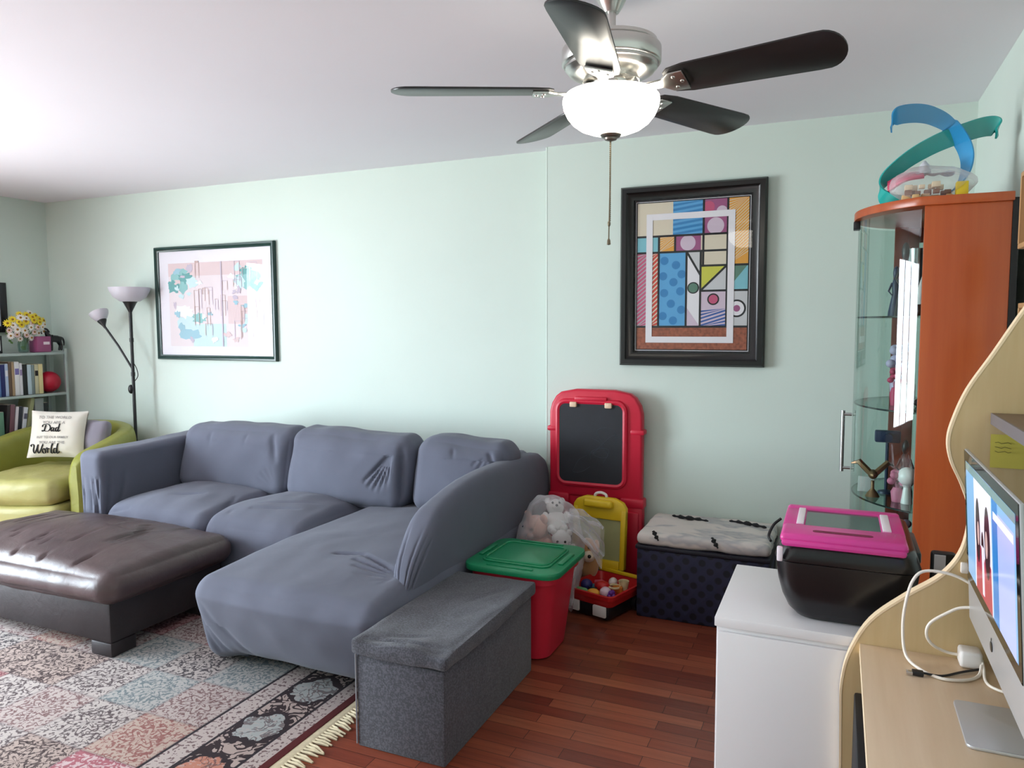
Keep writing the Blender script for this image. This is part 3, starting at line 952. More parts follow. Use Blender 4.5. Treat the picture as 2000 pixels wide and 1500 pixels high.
def plush(name, c, s, m, label, muzzle=None, yaw=0., pitch=0.):
    p = thing(name, label, 'plush toy', (c[0], c[1], c[2] - s * 1.3))
    Mr = Matrix.Translation(c) @ Matrix.Rotation(yaw, 4, 'Z') @ Matrix.Rotation(pitch, 4, 'X')
    b = MB()
    nf = lambda v: v * (1 + .05 * noise.noise(v * 30))
    def bl(at, r): b.ball(Mr @ Vector(at), r, 18, 12, M=Mr.to_3x3().to_4x4(), fn=nf)
    bl((0, 0, -.5 * s), (s * .75, s * .65, s * .8)); bl((0, -.1 * s, .55 * s), (s * .62, s * .58, s * .56))
    for sg in (-1, 1):
        bl((sg * .5 * s, -.02 * s, 1.0 * s), (s * .22, s * .12, s * .24)); bl((sg * .75 * s, -.2 * s, -.25 * s), (s * .26, s * .3, s * .45)); bl((sg * .42 * s, -.45 * s, -1.05 * s), (s * .3, s * .42, s * .28))
    b.build('body', m, p)
    mz = MB(); mz.ball(Mr @ Vector((0, -.58 * s, .42 * s)), (s * .3, s * .24, s * .22), 14, 9, M=Mr.to_3x3().to_4x4()); mz.build('muzzle', muzzle or P_WHITE, p)
    ns = MB(); ns.ball(Mr @ Vector((0, -.82 * s, .48 * s)), s * .09, 10, 7); ns.build('nose', EYE, p)
    for sg in (-1, 1):
        e = MB(); e.ball(Mr @ Vector((sg * .24 * s, -.62 * s, .72 * s)), s * .08, 10, 7); e.build('eye', EYE, p)
    return p
plush('plush_bear', (-1.405, 3.55, .37), .115, P_PEACH, 'peach plush bear at the left inside the clear plastic bag', P_ROSE, -.4, .2)
plush('plush_bear', (-1.325, 3.58, .49), .075, P_WHITE, 'white plush toy with a dark eye near the top of the clear bag', P_WHITE, .5, -.5)
plush('plush_bear', (-1.265, 3.51, .36), .08, P_WHITE, 'round white plush toy at the front of the clear plastic bag', P_WHITE, .3, .4)
plush('plush_bear', (-1.385, 3.55, .155), .095, P_ROSE, 'dusty rose plush toy low in the clear bag', P_PEACH, .1, 0)
DX_ = -.07
dog = thing('plush_dog', 'tan plush dog with black nose leaning between bag and yellow lid', 'plush toy', (-1.245, 3.76, .0))
b = MB(); nf = lambda v: v * (1 + .05 * noise.noise(v * 30))
b.ball((-1.209, 3.772, .265), (.055, .05, .065), 18, 12, fn=nf); b.ball((-1.214, 3.787, .17), (.06, .05, .07), 18, 12, fn=nf)
b.ball((-1.259, 3.777, .275), (.02, .03, .05), 12, 9); b.ball((-1.164, 3.777, .285), (.018, .02, .04), 12, 9)
b.build('body', P_TAN, dog)
b = MB(); b.ball((-1.189, 3.722, .245), (.034, .035, .03), 14, 9); b.build('muzzle', plushm('cream_plush', (226, 204, 180)), dog)
b = MB(); b.ball((-1.176, 3.691, .255), .010, 10, 7); b.build('nose', EYE, dog)
b = MB(); b.ball((-1.191, 3.730, .290), .007, 10, 7); b.build('eye', EYE, dog)
# the bag itself
def bagfn(v):
    n_ = noise.noise(v * 9) * .10 + noise.noise(v * 22) * .05
    return v * (1 + n_)
bag = MB()
bag.ball((-1.345, 3.56, .30), (.185, .165, .295), 56, 40, fn=bagfn)
# twisted loose neck flopping to the right
def neck(u, v):
    a = 2 * PI * u
    t = v
    c = Vector((-1.22 + .17 * t, 3.50 + .0 * t, .50 - .05 * t - .07 * t * t))
    r = .045 + .05 * t
    q = Vector((0, math.cos(a) * r * .5, math.sin(a) * r))
    return c + q * (1 + .25 * math.sin(a * 5 + t * 4) + .2 * noise.noise(Vector((a, t * 4, 1))))
bag.grid(neck, 40, 16)
# trailing corner hanging down on the right
def tail(u, v):
    return Vector((-1.165 - .03 * v + .02 * math.sin(u * 6), 3.42 + .04 * u + .012 * math.sin(v * 9), .36 - .30 * v + .02 * math.sin(u * 9)))
bag.grid(lambda u, v: tail(u, v) + Vector((.05 * (u - .5) * (1 - v * .6), 0, 0)), 12, 24)
solo(bag, 'plastic_bag', film('clear_bag_film', (236, 232, 238), .20), 'clear plastic bag full of plush toys between tote and easel', 'bag', (-1.31, 3.57, 0))

# ================================================================ NAVY CHEST + PRINTED CUSHION
def navy():
    t = NT('navy_woven')
    tc = t.n('ShaderNodeTexCoord')
    mp = t.n('ShaderNodeMapping'); mp.inputs['Scale'].default_value = (18, .001, 18); mp.inputs['Rotation'].default_value = (0, math.radians(45), 0)
    t.l(tc.outputs['Object'], mp.inputs[0])
    v = t.n('ShaderNodeTexVoronoi', i_Scale=1.0, i_Randomness=0.0); t.l(mp.outputs[0], v.inputs['Vector'])
    c = t.ramp(v.outputs['Distance'], [(.26, lin((10, 10, 28))), (.36, lin((36, 38, 66)))])
    t.l(c, t.b.inputs['Base Color']); t.b.inputs['Roughness'].default_value = .7
    bp = t.n('ShaderNodeBump', i_Strength=.6, i_Distance=.004); t.l(v.outputs['Distance'], bp.inputs['Height']); t.l(bp.outputs[0], t.b.inputs['Normal'])
    return t.m
NAVY = navy()
ch = thing('toy_chest', 'navy blue woven storage bench below the geometric picture', 'chest', (-.58, 3.84, 0))
MB().box(-.905, -.27, 3.625, 4.075, .0, .35, .008).build('body', NAVY, ch)
MB().box(-.912, -.264, 3.617, 4.078, .350, .372, .006).build('lid', mat('navy_edge', (22, 22, 36), .6), ch)
def canopy_print():
    t = NT('branch_print_cotton')
    tc = t.n('ShaderNodeTexCoord')
    mp = t.n('ShaderNodeMapping'); mp.inputs['Scale'].default_value = (5, 13, 9); mp.inputs['Rotation'].default_value = (0, 0, .25)
    t.l(tc.outputs['Object'], mp.inputs[0])
    n = t.n('ShaderNodeTexNoise', i_Scale=1.0, i_Detail=3.0); t.l(mp.outputs[0], n.inputs['Vector'])
    c = t.ramp(n.outputs[0], [(.0, lin((222, 214, 206))), (.52, lin((216, 208, 202))), (.60, lin((176, 174, 176))), (.70, lin((206, 200, 196)))])
    t.l(c, t.b.inputs['Base Color']); t.b.inputs['Roughness'].default_value = .9
    return t.m
cu = thing('bench_cushion', 'cream seat cushion with black branch prints on the navy bench', 'cushion', (-.585, 3.845, .372))
ccs = [((-.28, .05, .03), (-.1, .0, .03), .012, .006), ((.02, -.02, .03), (.2, .06, .03), .014, .006), ((-.2, -.16, .02), (-.02, -.12, .03), .014, .007), ((.1, -.18, .02), (.26, -.1, .03), .014, .006)]
CZ = .404
MB().cushion((-.585, 3.848, CZ), (.322, .226, .032), .026, n=44, puff=(0, 0, .008), amp=.008, nsc=(8, 8, 6), creases=ccs).build('cover', canopy_print(), cu)
BR = mat('branch_black', (24, 24, 28), .8)
def branch(pts, w, nm='printed_branch'):
    p = smooth_path(pts, 5); m = len(p)
    r = [w * (.35 + .65 * math.sin(PI * (i + .5) / m)) * (1 + .5 * math.sin(i * 1.9)) for i in range(m)]
    b = MB(); b.tube(p, r, n=6)
    b.v = [(v[0], v[1], v[2]) for v in b.v]
    return b.build(nm, BR, cu)
branch([(-.80, 3.99, .442), (-.74, 3.96, .446), (-.66, 3.945, .447), (-.60, 3.93, .446)], .010)
branch([(-.50, 3.99, .444), (-.44, 3.965, .447), (-.37, 3.95, .446), (-.31, 3.935, .442)], .010)
branch([(-.83, 3.66, .437), (-.815, 3.635, .428), (-.795, 3.619, .405)], .010)
branch([(-.54, 3.655, .437), (-.525, 3.63, .426), (-.505, 3.617, .40)], .010)

# ================================================================ WHITE CABINET
WC = mat('white_laminate', (222, 218, 218), .35, var=.015, vscale=2)
wc = thing('white_cabinet', 'low white laminate cabinet standing between the floor strip and the wooden desk', 'cabinet', (.14, 2.14, 0))
MB().box(-.268, .54, 1.922, 2.365, .0, .705, .004).build('body', WC, wc)
MB().box(-.272, .54, 1.911, 2.368, .705, .73, .0025).build('top', WC, wc)
MB().box(-.264, .53, 1.912, 1.922, .02, .692, .003).build('door', WC, wc)

# ================================================================ BLACK BOX WITH PINK LID
lb = thing('litter_box', 'black lidded litter box with a bright pink top on the white cabinet', 'litter box', (.03, 2.15, .73))
GB = mat('glossy_black_plastic', (24, 22, 24), .28)
PK = mat('pink_plastic', (212, 62, 146), .35)
LX0, LX1, LY0, LY1 = -.133, .197, 1.945, 2.355
def loopmesh(rings):
    vs = [v for r_ in rings for v in r_]; n = len(rings[0]); fs = []
    for i in range(len(rings) - 1):
        for k in range(n):
            fs.append((i * n + k, i * n + (k + 1) % n, (i + 1) * n + (k + 1) % n, (i + 1) * n + k))
    fs.append(list(range(n))[::-1]); fs.append([(len(rings) - 1) * n + k for k in range(n)])
    return MB().add(vs, fs)
def lr(z, i, r=.05): return [(p[0], p[1], z) for p in rrect(LX0 + i, LX1 - i, LY0 + i * .75, LY1 - i * .75, r, 6)]
loopmesh([lr(.731, .060, .04), lr(.734, .050), lr(.755, .032), lr(.79, .017), lr(.83, .007), lr(.878, .001), lr(.884, .001)]).build('tub', GB, lb)
loopmesh([lr(.886, .0), lr(.890, -.002), lr(.915, .006), lr(.930, .012), lr(.934, .02)]).build('hood', GB, lb)
# pink frame with a dark smoked window
pk = MB()
px0, px1, py0, py1 = LX0 + .012, LX1 - .03, LY0 - .002, LY1 - .075
wx0, wx1, wy0, wy1 = px0 + .055, px1 - .055, py0 + .115, py1 - .045
zt0, zt1 = .932, .958
pk.box(px0, px1, py0, wy0, zt0, zt1, .012, 3); pk.box(px0, px1, wy1, py1, zt0, zt1, .010, 3)
pk.box(px0, wx0, wy0 - .01, wy1 + .01, zt0, zt1 - .002, .006); pk.box(wx1, px1, wy0 - .01, wy1 + .01, zt0, zt1 - .002, .006)
pk.box(px0 + .004, px1 - .004, py0 - .006, py0 + .02, zt0 - .006, zt0 + .012, .008)
lidp = pk.build('lid', PK, lb)
MB().box(wx0 - .004, wx1 + .004, wy0 - .005, wy1 + .005, zt1 - .012, zt1 - .006).build('window', mat('smoked_window', (70, 84, 80), .12), lidp)
for (a, b_) in ((wx0 - .022, wx0 - .004), (wx1 + .004, wx1 + .024)):
    MB().box(a, b_, wy0 + .0, wy1 - .004, zt1 - .004, zt1 + .002, .002).build('hinge_tab', mat('white_tab', (238, 226, 234), .4), lidp)
MB().prism([(p[0], p[1]) for p in rrect(px0 + .075, px1 - .075, py0 + .038, py0 + .058, .009, 5)], 'z', zt1 - .006, zt1 + .0006).build('handle_slot', mat('deep_pink', (120, 14, 62), .6), lidp)
MB().box(LX0 + .006, LX0 + .02, LY0 - .003, LY0 + .01, .885, .922, .003).build('clip', mat('white_tab', (238, 226, 234), .4), lb)
MB().box(LX1 - .012, LX1 + .006, 2.05, 2.25, .884, .915, .006).build('side_latch', mat('slate_plastic', (60, 74, 76), .4), lb)
MB().tube(smooth_path([(LX0 - .002, 2.2, .93), (LX0 - .02, 2.18, .915), (LX0 - .03, 2.15, .892), (LX0 - .022, 2.12, .885)], 5), .004, n=6).build('cord', DK, lb)
# small gadget behind the desk panel
gd = MB(); gd.box(.222, .276, 2.03, 2.06, .7305, .925, .008)
g = thing('desk_device', 'small black and white device standing between litter box and desk panel', 'device', (.249, 2.045, .73))
gd.build('case', DK, g)
MB().box(.228, .252, 2.026, 2.0305, .875, .92, .0).build('face', mat('pale_face', (206, 206, 214), .4), g)

# ================================================================ DISPLAY CABINET
CHERRY = None
def woodm(name, a, b, rough=.3, sc=(1.2, 1.2, 14), stretch_axis='z'):
    t = NT(name)
    tc = t.n('ShaderNodeTexCoord')
    mp = t.n('ShaderNodeMapping')
    mp.inputs['Scale'].default_value = {'z': (22, 22, 1.2), 'x': (1.2, 22, 22), 'y': (22, 1.2, 22)}[stretch_axis]
    t.l(tc.outputs['Object'], mp.inputs[0])
    n = t.n('ShaderNodeTexNoise', i_Scale=1.4, i_Detail=5.0, i_Roughness=.6); t.l(mp.outputs[0], n.inputs['Vector'])
    t.l(t.ramp(n.outputs[0], [(.3, lin(a)), (.7, lin(b))]), t.b.inputs['Base Color'])
    t.b.inputs['Roughness'].default_value = rough
    return t.m
CHERRY = woodm('cherry_veneer', (166, 74, 34), (178, 86, 42), .3)
CHERRYD = woodm('dark_cherry', (112, 46, 32), (136, 62, 44), .35)
GL = thin_glass('cabinet_glass', (226, 240, 236), .06)
dc = thing('display_cabinet', 'tall cherry wood curio cabinet with a curved glass door in the corner', 'cabinet', (.33, 3.22, 0))
DY0, DY1, DX, DB = 2.89, 3.57, .255, .505
DZT = 1.905
ym = (DY0 + DY1) / 2; half = (DY1 - DY0) / 2; sag = .20
Rr = (half * half + sag * sag) / (2 * sag); acx = DX - sag + Rr
a0 = math.asin(half / Rr)
def arc(off=0.0, n=28, ins=0.0):
    return [(acx - (Rr + off) * math.cos(a), ym + (Rr + off) * math.sin(a)) for a in [-a0 + ins + (2 * a0 - 2 * ins) * i / n for i in range(n + 1)]]
MB().box(DX, DB, DY0, DY0 + .022, .0, DZT - .03, .002).build('side_panel', CHERRY, dc)
st = MB(); st.box(DX, DX + .042, DY1 - .022, DY1, .0, DZT - .03, .002); st.box(DB - .05, DB, DY1 - .022, DY1, .0, DZT - .03, .002)
st.box(DX + .042, DB - .05, DY1 - .022, DY1, DZT - .09, DZT - .03); st.box(DX + .042, DB - .05, DY1 - .022, DY1, .0, .1)
st.box(.202, .252, 3.49, 3.508, .10, DZT - .03, .002)
far = st.build('side_panel', CHERRYD, dc, label='far side with a glass infill')
MB().box(DX + .042, DB - .05, DY1 - .014, DY1 - .009, .1, DZT - .09).build('side_glass', GL, far)
MB().box(DB, DB + .02, DY0 - .002, DY1, .0, DZT - .02, .0).build('back_panel', mat('black_backing', (12, 11, 11), .7), dc)
tp = MB(); tp.prism(arc(.012) + [(DB + .004, DY1 + .008), (DB + .004, DY0 - .008)], 'z', DZT - .03, DZT, .003)
tp.build('top', CHERRY, dc)
bs = MB(); bs.prism(arc(.0) + [(DB, DY1 - .022), (DB, DY0 + .022)], 'z', .0, .10)
bs.build('plinth', CHERRY, dc)
# curved glass door
gdm = MB(); pts = arc(-.004, 40, .03)
gdm.grid(lambda u, v: Vector((pts[int(round(u * 40))][0], pts[int(round(u * 40))][1], .115 + v * (DZT - .03 - .125))), 40, 6)
door = gdm.build('door', GL, dc)
hm = MB(); hx_, hy_ = acx - Rr, ym
for z in (1.12, .905):
    hm.cyl((hx_ + .002, hy_, z), (hx_ - .03, hy_, z), .006, n=10)
hm.cyl((hx_ - .03, hy_, 1.135), (hx_ - .03, hy_, .89), .0075, n=12)
hm.build('handle', mat('brushed_steel', (196, 198, 200), .25, 1.0), door)
cl = MB(); q = arc(.002, 28)[14]; cl.box(q[0] - .012, q[0] + .012, q[1] - .03, q[1] + .03, DZT - .062, DZT - .032, .003)
cl.build('hinge', DK, door)
SHZ = [1.50, 1.165, .815, .47]
for z in SHZ:
    s_ = MB(); s_.prism(arc(-.012, 28, .04) + [(DB - .004, DY1 - .024), (DB - .004, DY0 + .024)], 'z', z, z + .006)
    so = s_.build('shelf', thin_glass('shelf_glass', (214, 232, 226), .1), dc)
    e_ = MB(); ap = arc(-.010, 28, .04); e_.tube([(p[0], p[1], z + .003) for p in ap], .0032, n=6); e_.build('edge', mat('dark_glass_edge', (30, 44, 42), .2), so)
# ornaments
def orn(name, m, label, fn, x, y, z):
    mb = MB(); fn(mb)
    mb.v = [(v[0] + x, v[1] + y, v[2] + z) for v in mb.v]
    return solo(mb, name, m, label, 'ornament', (x, y, z), group='ornaments in the curio cabinet')
SILV = mat('silver_metal', (200, 202, 206), .25, 1.0); OBLK = mat('ornament_black', (22, 22, 26), .3); OWH = mat('ornament_white', (236, 234, 232), .35)
OMAG = mat('ornament_magenta', (196, 44, 96), .5); OLAV = mat('ornament_lavender', (196, 184, 216), .5); OPINK = mat('ornament_pink', (214, 120, 150), .5); ONAV = mat('ornament_navy', (40, 52, 84), .4); OGOLD = mat('ornament_bronze', (132, 100, 70), .4, .6); OMAU = mat('ornament_mauve', (150, 112, 138), .5)
vase = lambda h, r: (lambda b: b.lathe([(0, 0), (r * .6, 0), (r, h * .35), (r * .9, h * .55), (r * .35, h * .8), (r * .55, h), (r * .4, h * .98), (.001, h * .5)], n=20))
def figure(h, r):
    def f(b):
        b.lathe([(0, 0), (r * 1.0, 0), (r * .95, h * .1), (r * .45, h * .45), (r * .55, h * .62), (r * .4, h * .72), (r * .18, h * .76)], n=18)
        b.ball((0, 0, h * .86), (r * .42, r * .42, h * .13), 14, 9)
        b.tube([(-r * .5, 0, h * .66), (-r * .95, -r * .2, h * .5), (-r * .5, -r * .5, h * .42)], [r * .16, r * .14, r * .1], n=8)
        b.tube([(r * .5, 0, h * .66), (r * .95, -r * .2, h * .5), (r * .5, -r * .5, h * .42)], [r * .16, r * .14, r * .1], n=8)
    return f
def trophy(h, r):
    def f(b):
        b.box(-r * .8, r * .8, -r * .8, r * .8, 0, h * .18, .003)
        b.lathe([(r * .2, h * .18), (r * .15, h * .42), (r * .3, h * .5), (r * .9, h * .78), (r, h), (r * .9, h), (r * .2, h * .55)], n=20)
        for sg in (-1, 1): b.tube([(sg * (r * .9 + r * .35 * math.sin(k * PI / 6)), 0, h * (.68 + .05 * k)) for k in range(7)], r * .09, n=6)
    return f
def car(l, h):
    def f(b):
        b.prism([(-l, .2 * h), (l, .2 * h), (l, .5 * h), (.55 * l, .58 * h), (.3 * l, h), (-.5 * l, h), (-.75 * l, .58 * h), (-l, .5 * h)], 'y', -h * .5, h * .5, .003)
        for sx in (-.6 * l, .6 * l):
            for sy in (-.5 * h, .5 * h): b.cyl((sx, sy - .004, .22 * h), (sx, sy + .004, .22 * h), .22 * h, n=14)
    return f
def bloom(h, r):
    def f(b):
        b.lathe([(0, 0), (r * .4, 0), (r * .5, h * .3), (r * .3, h * .45), (.001, h * .3)], n=14)
        for k in range(9):
            a = k * 2.4; rr_ = r * .55 * math.sqrt((k + .5) / 9)
            b.tube([(0, 0, h * .3), (rr_ * .6 * math.cos(a), rr_ * .6 * math.sin(a), h * .6)], r * .03, n=5)
            b.ball((rr_ * 1.2 * math.cos(a), rr_ * 1.2 * math.sin(a), h * (.75 + .15 * math.sin(k))), (r * .34, r * .34, r * .3), 10, 7)
    return f
z1, z2, z3 = SHZ[0] + .006, SHZ[1] + .006, SHZ[2] + .006
z4 = SHZ[3] + .006
orn('trophy', SILV, 'silver trophy cup on the top glass shelf of the curio cabinet', trophy(.26, .035), .27, 3.28, z1)
orn('figurine', OBLK, 'tall black figurine on the top glass shelf nearest the wood side', figure(.28, .032), .222, 3.18, z1)
orn('bottle', OWH, 'white capped bottle on the top glass shelf behind the silver cup', vase(.2, .03), .30, 3.40, z1)
orn('figurine', ONAV, 'dark blue figurine with raised arms on the top glass shelf', figure(.2, .026), .20, 3.30, z1)
orn('bouquet_ornament', OLAV, 'lavender wrapped bouquet on the second glass shelf of the curio cabinet', bloom(.24, .055), .215, 3.25, z2)
orn('rose_ornament', OMAG, 'magenta rose ornament in front of the lavender bouquet', bloom(.15, .035), .200, 3.14, z2)
orn('frame_ornament', OWH, 'small cream box ornament on the second glass shelf', lambda b: (b.box(-.03, .03, -.02, .02, 0, .085, .004), b.box(-.022, .022, -.024, -.018, .015, .07)), .235, 3.12, z2)
orn('model_car', OBLK, 'black toy car on the second glass shelf of the curio cabinet', car(.04, .045), .30, 3.1, z2)
orn('model_camera', ONAV, 'dark camera shaped ornament high on a stand on the third glass shelf', lambda b: (b.box(-.045, .045, -.02, .02, .2, .245, .006), b.cyl((0, -.02, .222), (0, -.04, .222), .016, n=14), b.cyl((0, 0, 0), (0, 0, .2), .006, n=8), b.lathe([(0, 0), (.03, 0), (.028, .008), (.006, .014)], n=16)), .185, 3.2, z3)
orn('model_robot', OBLK, 'black jointed toy figure on the third glass shelf', figure(.22, .03), .245, 3.16, z3)
orn('ball_ornament', OWH, 'white ball ornament on the third glass shelf against the wood side', lambda b: (b.lathe([(0, 0), (.02, 0), (.012, .06), (.02, .07)], n=14), b.ball((0, 0, .10), .034, 16, 10)), .245, 3.04, z3)
orn('flower_ornament', OPINK, 'pink flower ornament on the third glass shelf', bloom(.12, .045), .215, 3.06, z3)
orn('bird_ornament', OGOLD, 'bronze winged ornament near the curved edge of the third glass shelf', lambda b: (b.lathe([(0, 0), (.026, 0), (.02, .012), (.006, .03), (.006, .06)], n=14), b.ball((0, 0, .085), (.018, .034, .018), 12, 8), b.tube([(-.01, 0, .09), (-.05, .01, .13), (-.075, .02, .12)], [.012, .012, .003], n=6), b.tube([(.01, 0, .09), (.05, .01, .13), (.07, .02, .12)], [.012, .012, .003], n=6)), .135, 3.12, z3)
orn('card_ornament', OWH, 'pale folded card leaning on the curved edge of the third glass shelf', lambda b: b.prism([(-.03, 0), (.03, 0), (.028, .06), (-.028, .06)], 'y', -.006, .006, .001), .115, 3.2, z3)
orn('flower_ornament', OMAU, 'mauve flower ornament on the lowest visible glass shelf', bloom(.28, .055), .22, 3.1, z4)
orn('model_car', ONAV, 'navy toy car on the lowest visible glass shelf', car(.05, .06), .16, 3.02, z4 )
orn('trophy', SILV, 'silver cup on the lowest visible glass shelf', trophy(.25, .03), .185, 3.2, z4)

# ---------------------------------------------------------------- things on top of the curio cabinet
BLUE = film('translucent_blue_plastic', (52, 158, 216), .66, .2)
TEAL = film('translucent_teal_plastic', (14, 172, 166), .72, .2)
ZT = DZT
def arcpath(pts, k=16): return smooth_path(pts, k)
rb = MB()
bl = arcpath([(.150, 3.02, 2.165), (.158, 3.03, 2.205), (.185, 3.05, 2.222), (.24, 3.07, 2.225), (.29, 3.09, 2.212), (.34, 3.11, 2.18), (.385, 3.13, 2.12), (.402, 3.13, 2.06), (.39, 3.11, 1.995), (.35, 3.08, 1.94), (.30, 3.06, 1.912)])
wv = [(.012, -.05, .055)] * len(bl)
wv = [Vector((.004, -.03, .058)) if i < 80 else Vector((.03, -.055, .03)) for i in range(len(bl))]
rb.ribbon(bl, [tuple(w) for w in wv], .005)
solo(rb, 'track_strip', BLUE, 'curved blue translucent plastic strip arching above the curio cabinet', 'toy track', (.27, 3.08, ZT), group='plastic strips on the curio cabinet')
rb = MB()
tl = arcpath([(.485, 3.12, 2.135), (.487, 3.13, 2.165), (.45, 3.14, 2.172), (.38, 3.14, 2.155), (.30, 3.13, 2.125), (.22, 3.12, 2.08), (.155, 3.11, 2.025), (.128, 3.10, 1.985), (.132, 3.09, 1.95), (.16, 3.08, 1.92), (.19, 3.08, 1.910)])
wv = [(.0, -.03, .062)] * len(tl)
rb.ribbon(tl, wv, .006)
solo(rb, 'track_strip', TEAL, 'long teal translucent plastic strip curling down to the cabinet edge', 'toy track', (.30, 3.12, ZT), group='plastic strips on the curio cabinet')
def bag2(v):
    return v * (1 + .14 * noise.noise(v * 14) + .05 * noise.noise(v * 40))
pb = MB(); pb.ball((.29, 3.03, ZT + .062), (.135, .10, .062), 44, 26, fn=bag2)
solo(pb, 'plastic_bag', film('small_bag_film', (226, 222, 226), .12), 'clear plastic bag of small toy pieces on top of the curio cabinet', 'bag', (.29, 3.03, ZT))
rt = random.Random(11)
piece = [mat('piece_tan', (216, 180, 128), .6), mat('piece_brown', (122, 78, 44), .6), mat('piece_cream', (226, 208, 176), .6), mat('piece_pink', (214, 90, 120), .5)]
DESC = ['tan', 'brown', 'cream', 'pink']
for i in range(20):
    x = .205 + .012 * i * .55 + rt.uniform(-.012, .012); y = 2.985 + rt.uniform(-.015, .06); z = ZT + .006 + (i % 3) * .018
    r = rt.uniform(.009, .014); k = i % 3
    b = MB(); b.box(x - r, x + r, y - r, y + r, z, z + r * 1.5, .002, M=None)
    pc = solo(b, 'toy_block', piece[k], '%s wooden toy block in the small clear bag on the curio cabinet' % DESC[k], 'toy block', (x, y, z), group='%s blocks in the small clear bag' % DESC[k])
b = MB(); b.box(.352, .388, 2.96, 2.995, ZT + .001, ZT + .055, .003)
solo(b, 'toy_block', mat('piece_yellow', (232, 202, 40), .5), 'yellow toy block at the right end of the cabinet top', 'toy block', (.37, 2.978, ZT))
b = MB()
for i in range(5):
    b.tube(smooth_path([(.15, 3.06 + .01 * i, ZT + .055 + .008 * i), (.2, 3.04 + .012 * i, ZT + .085 + .006 * i), (.26, 3.05 + .01 * i, ZT + .095 + .004 * i)], 5), [.008] * 11, n=6)
solo(b, 'toy_wrapper', mat('pink_wrapper', (206, 60, 104), .35), 'crumpled pink wrapper inside the teal strip on the curio cabinet', 'wrapper', (.2, 3.06, ZT + .05))
b = MB(); b.lathe([(.02, 0), (.022, .004), (.016, .03), (.004, .045), (.001, .046)], (.265, 3.09, ZT + .11), 18)
b.grid(lambda u, v: Vector((.22 + .14 * u, 3.06 + .05 * v, ZT + .105 + .008 * math.sin(u * 9) * math.sin(v * 5))), 16, 6)
solo(b, 'toy_boat', mat('grey_white_plastic', (206, 206, 214), .35), 'pale grey plastic toy piece lying on the small clear bag', 'toy', (.27, 3.09, ZT + .10))

# ---------------------------------------------------------------- wooden wall boxes at the right edge
OAK = woodm('light_oak', (172, 132, 88), (190, 150, 104), .45)
def wallbox(z0, z1, lab, x0=.45):
    w = thing('wall_shelf', lab, 'shelf', (.5, 2.4, z0), group='wooden boxes on the right wall')
    m = MB(); x1, y0, y1 = .557, 2.25, 2.49
    m.box(x0, x1, y0, y1, z0, z0 + .014, .002); m.box(x0, x1, y0, y1, z1 - .014, z1, .002)
    m.box(x0, x1, y0, y0 + .014, z0 + .014, z1 - .014, .0); m.box(x0, x1, y1 - .014, y1, z0 + .014, z1 - .014, .0)
    m.build('case', OAK, w)
    MB().box(x1 - .006, x1 - .001, y0 + .014, y1 - .014, z0 + .014, z1 - .014).build('back', woodm('shelf_back', (146, 96, 52), (160, 110, 64), .5), w)
wallbox(1.685, 1.895, 'upper small wooden wall box at the right edge')
wallbox(1.36, 1.535, 'lower small wooden wall box at the right edge', .458)

# ================================================================ DESK WITH CURVED PANEL
BIRCH = woodm('birch_laminate', (196, 168, 122), (206, 180, 136), .42, stretch_axis='z')
BIRCHT = woodm('birch_top', (212, 184, 150), (222, 196, 164), .38, stretch_axis='y')
BEDGE = mat('birch_edge_band', (244, 218, 180), .4)
dk = thing('computer_desk', 'light birch computer desk with a wavy side panel against the right wall', 'desk', (.31, 1.3, 0))
cv = smooth_path([(.036, 0, 0), (.034, 0, .2), (.034, 0, .404), (.031, 0, .55), (.031, 0, .622), (.046, 0, .701), (.088, 0, .786), (.16, 0, .856), (.23, 0, .914), (.268, 0, .978), (.278, 0, 1.06), (.263, 0, 1.117), (.239, 0, 1.173), (.231, 0, 1.219), (.239, 0, 1.265), (.264, 0, 1.335), (.309, 0, 1.414), (.361, 0, 1.508), (.42, 0, 1.60), (.50, 0, 1.68), (.554, 0, 1.71)], 5)
poly = [(p.x, p.z) for p in cv] + [(.554, 0)]
PY0, PY1 = 1.880, 1.905
MB().prism(poly, 'y', PY0, PY1).build('side_panel', BIRCH, dk)
eb = MB(); eb.ribbon([(p.x - .0015, (PY0 + PY1) / 2, p.z) for p in cv], (0, PY1 - PY0 + .001, 0), .005)
eb.build('edge_band', BEDGE, dk)
MB().box(.067, .554, .55, 1.88, .705, .73, .002).build('desktop', BIRCHT, dk)
MB().box(.0655, .0675, .55, 1.88, .7055, .7295).build('edge_band', BEDGE, dk)
MB().box(.31, .554, .55, 1.88, 1.262, 1.286, .002).build('shelf', woodm('walnut_shelf', (96, 74, 58), (110, 86, 68), .45, stretch_axis='y'), dk)
MB().box(.3065, .31, .55, 1.88, 1.262, 1.286).build('shelf_edge', mat('grey_edge', (112, 104, 106), .5), dk)
MB().box(.53, .552, .55, 1.88, .2, .705).build('modesty_panel', BIRCH, dk)
MB().box(.07, .55, .55, .575, .0, .705).build('side_panel', BIRCH, dk)
pc = thing('desk_gap_box', 'plain black box filling the dark gap under the desk beside the wavy panel', 'computer', (.28, 1.65, 0))
MB().box(.057, .50, 1.50, 1.872, .005, .615, .006).build('case', mat('matte_black', (10, 10, 12), .6), pc)  # plain black box added to fill the dark gap under the desk
MB().box(.075, .48, 1.497, 1.501, .03, .59).build('front_panel', DK, pc)
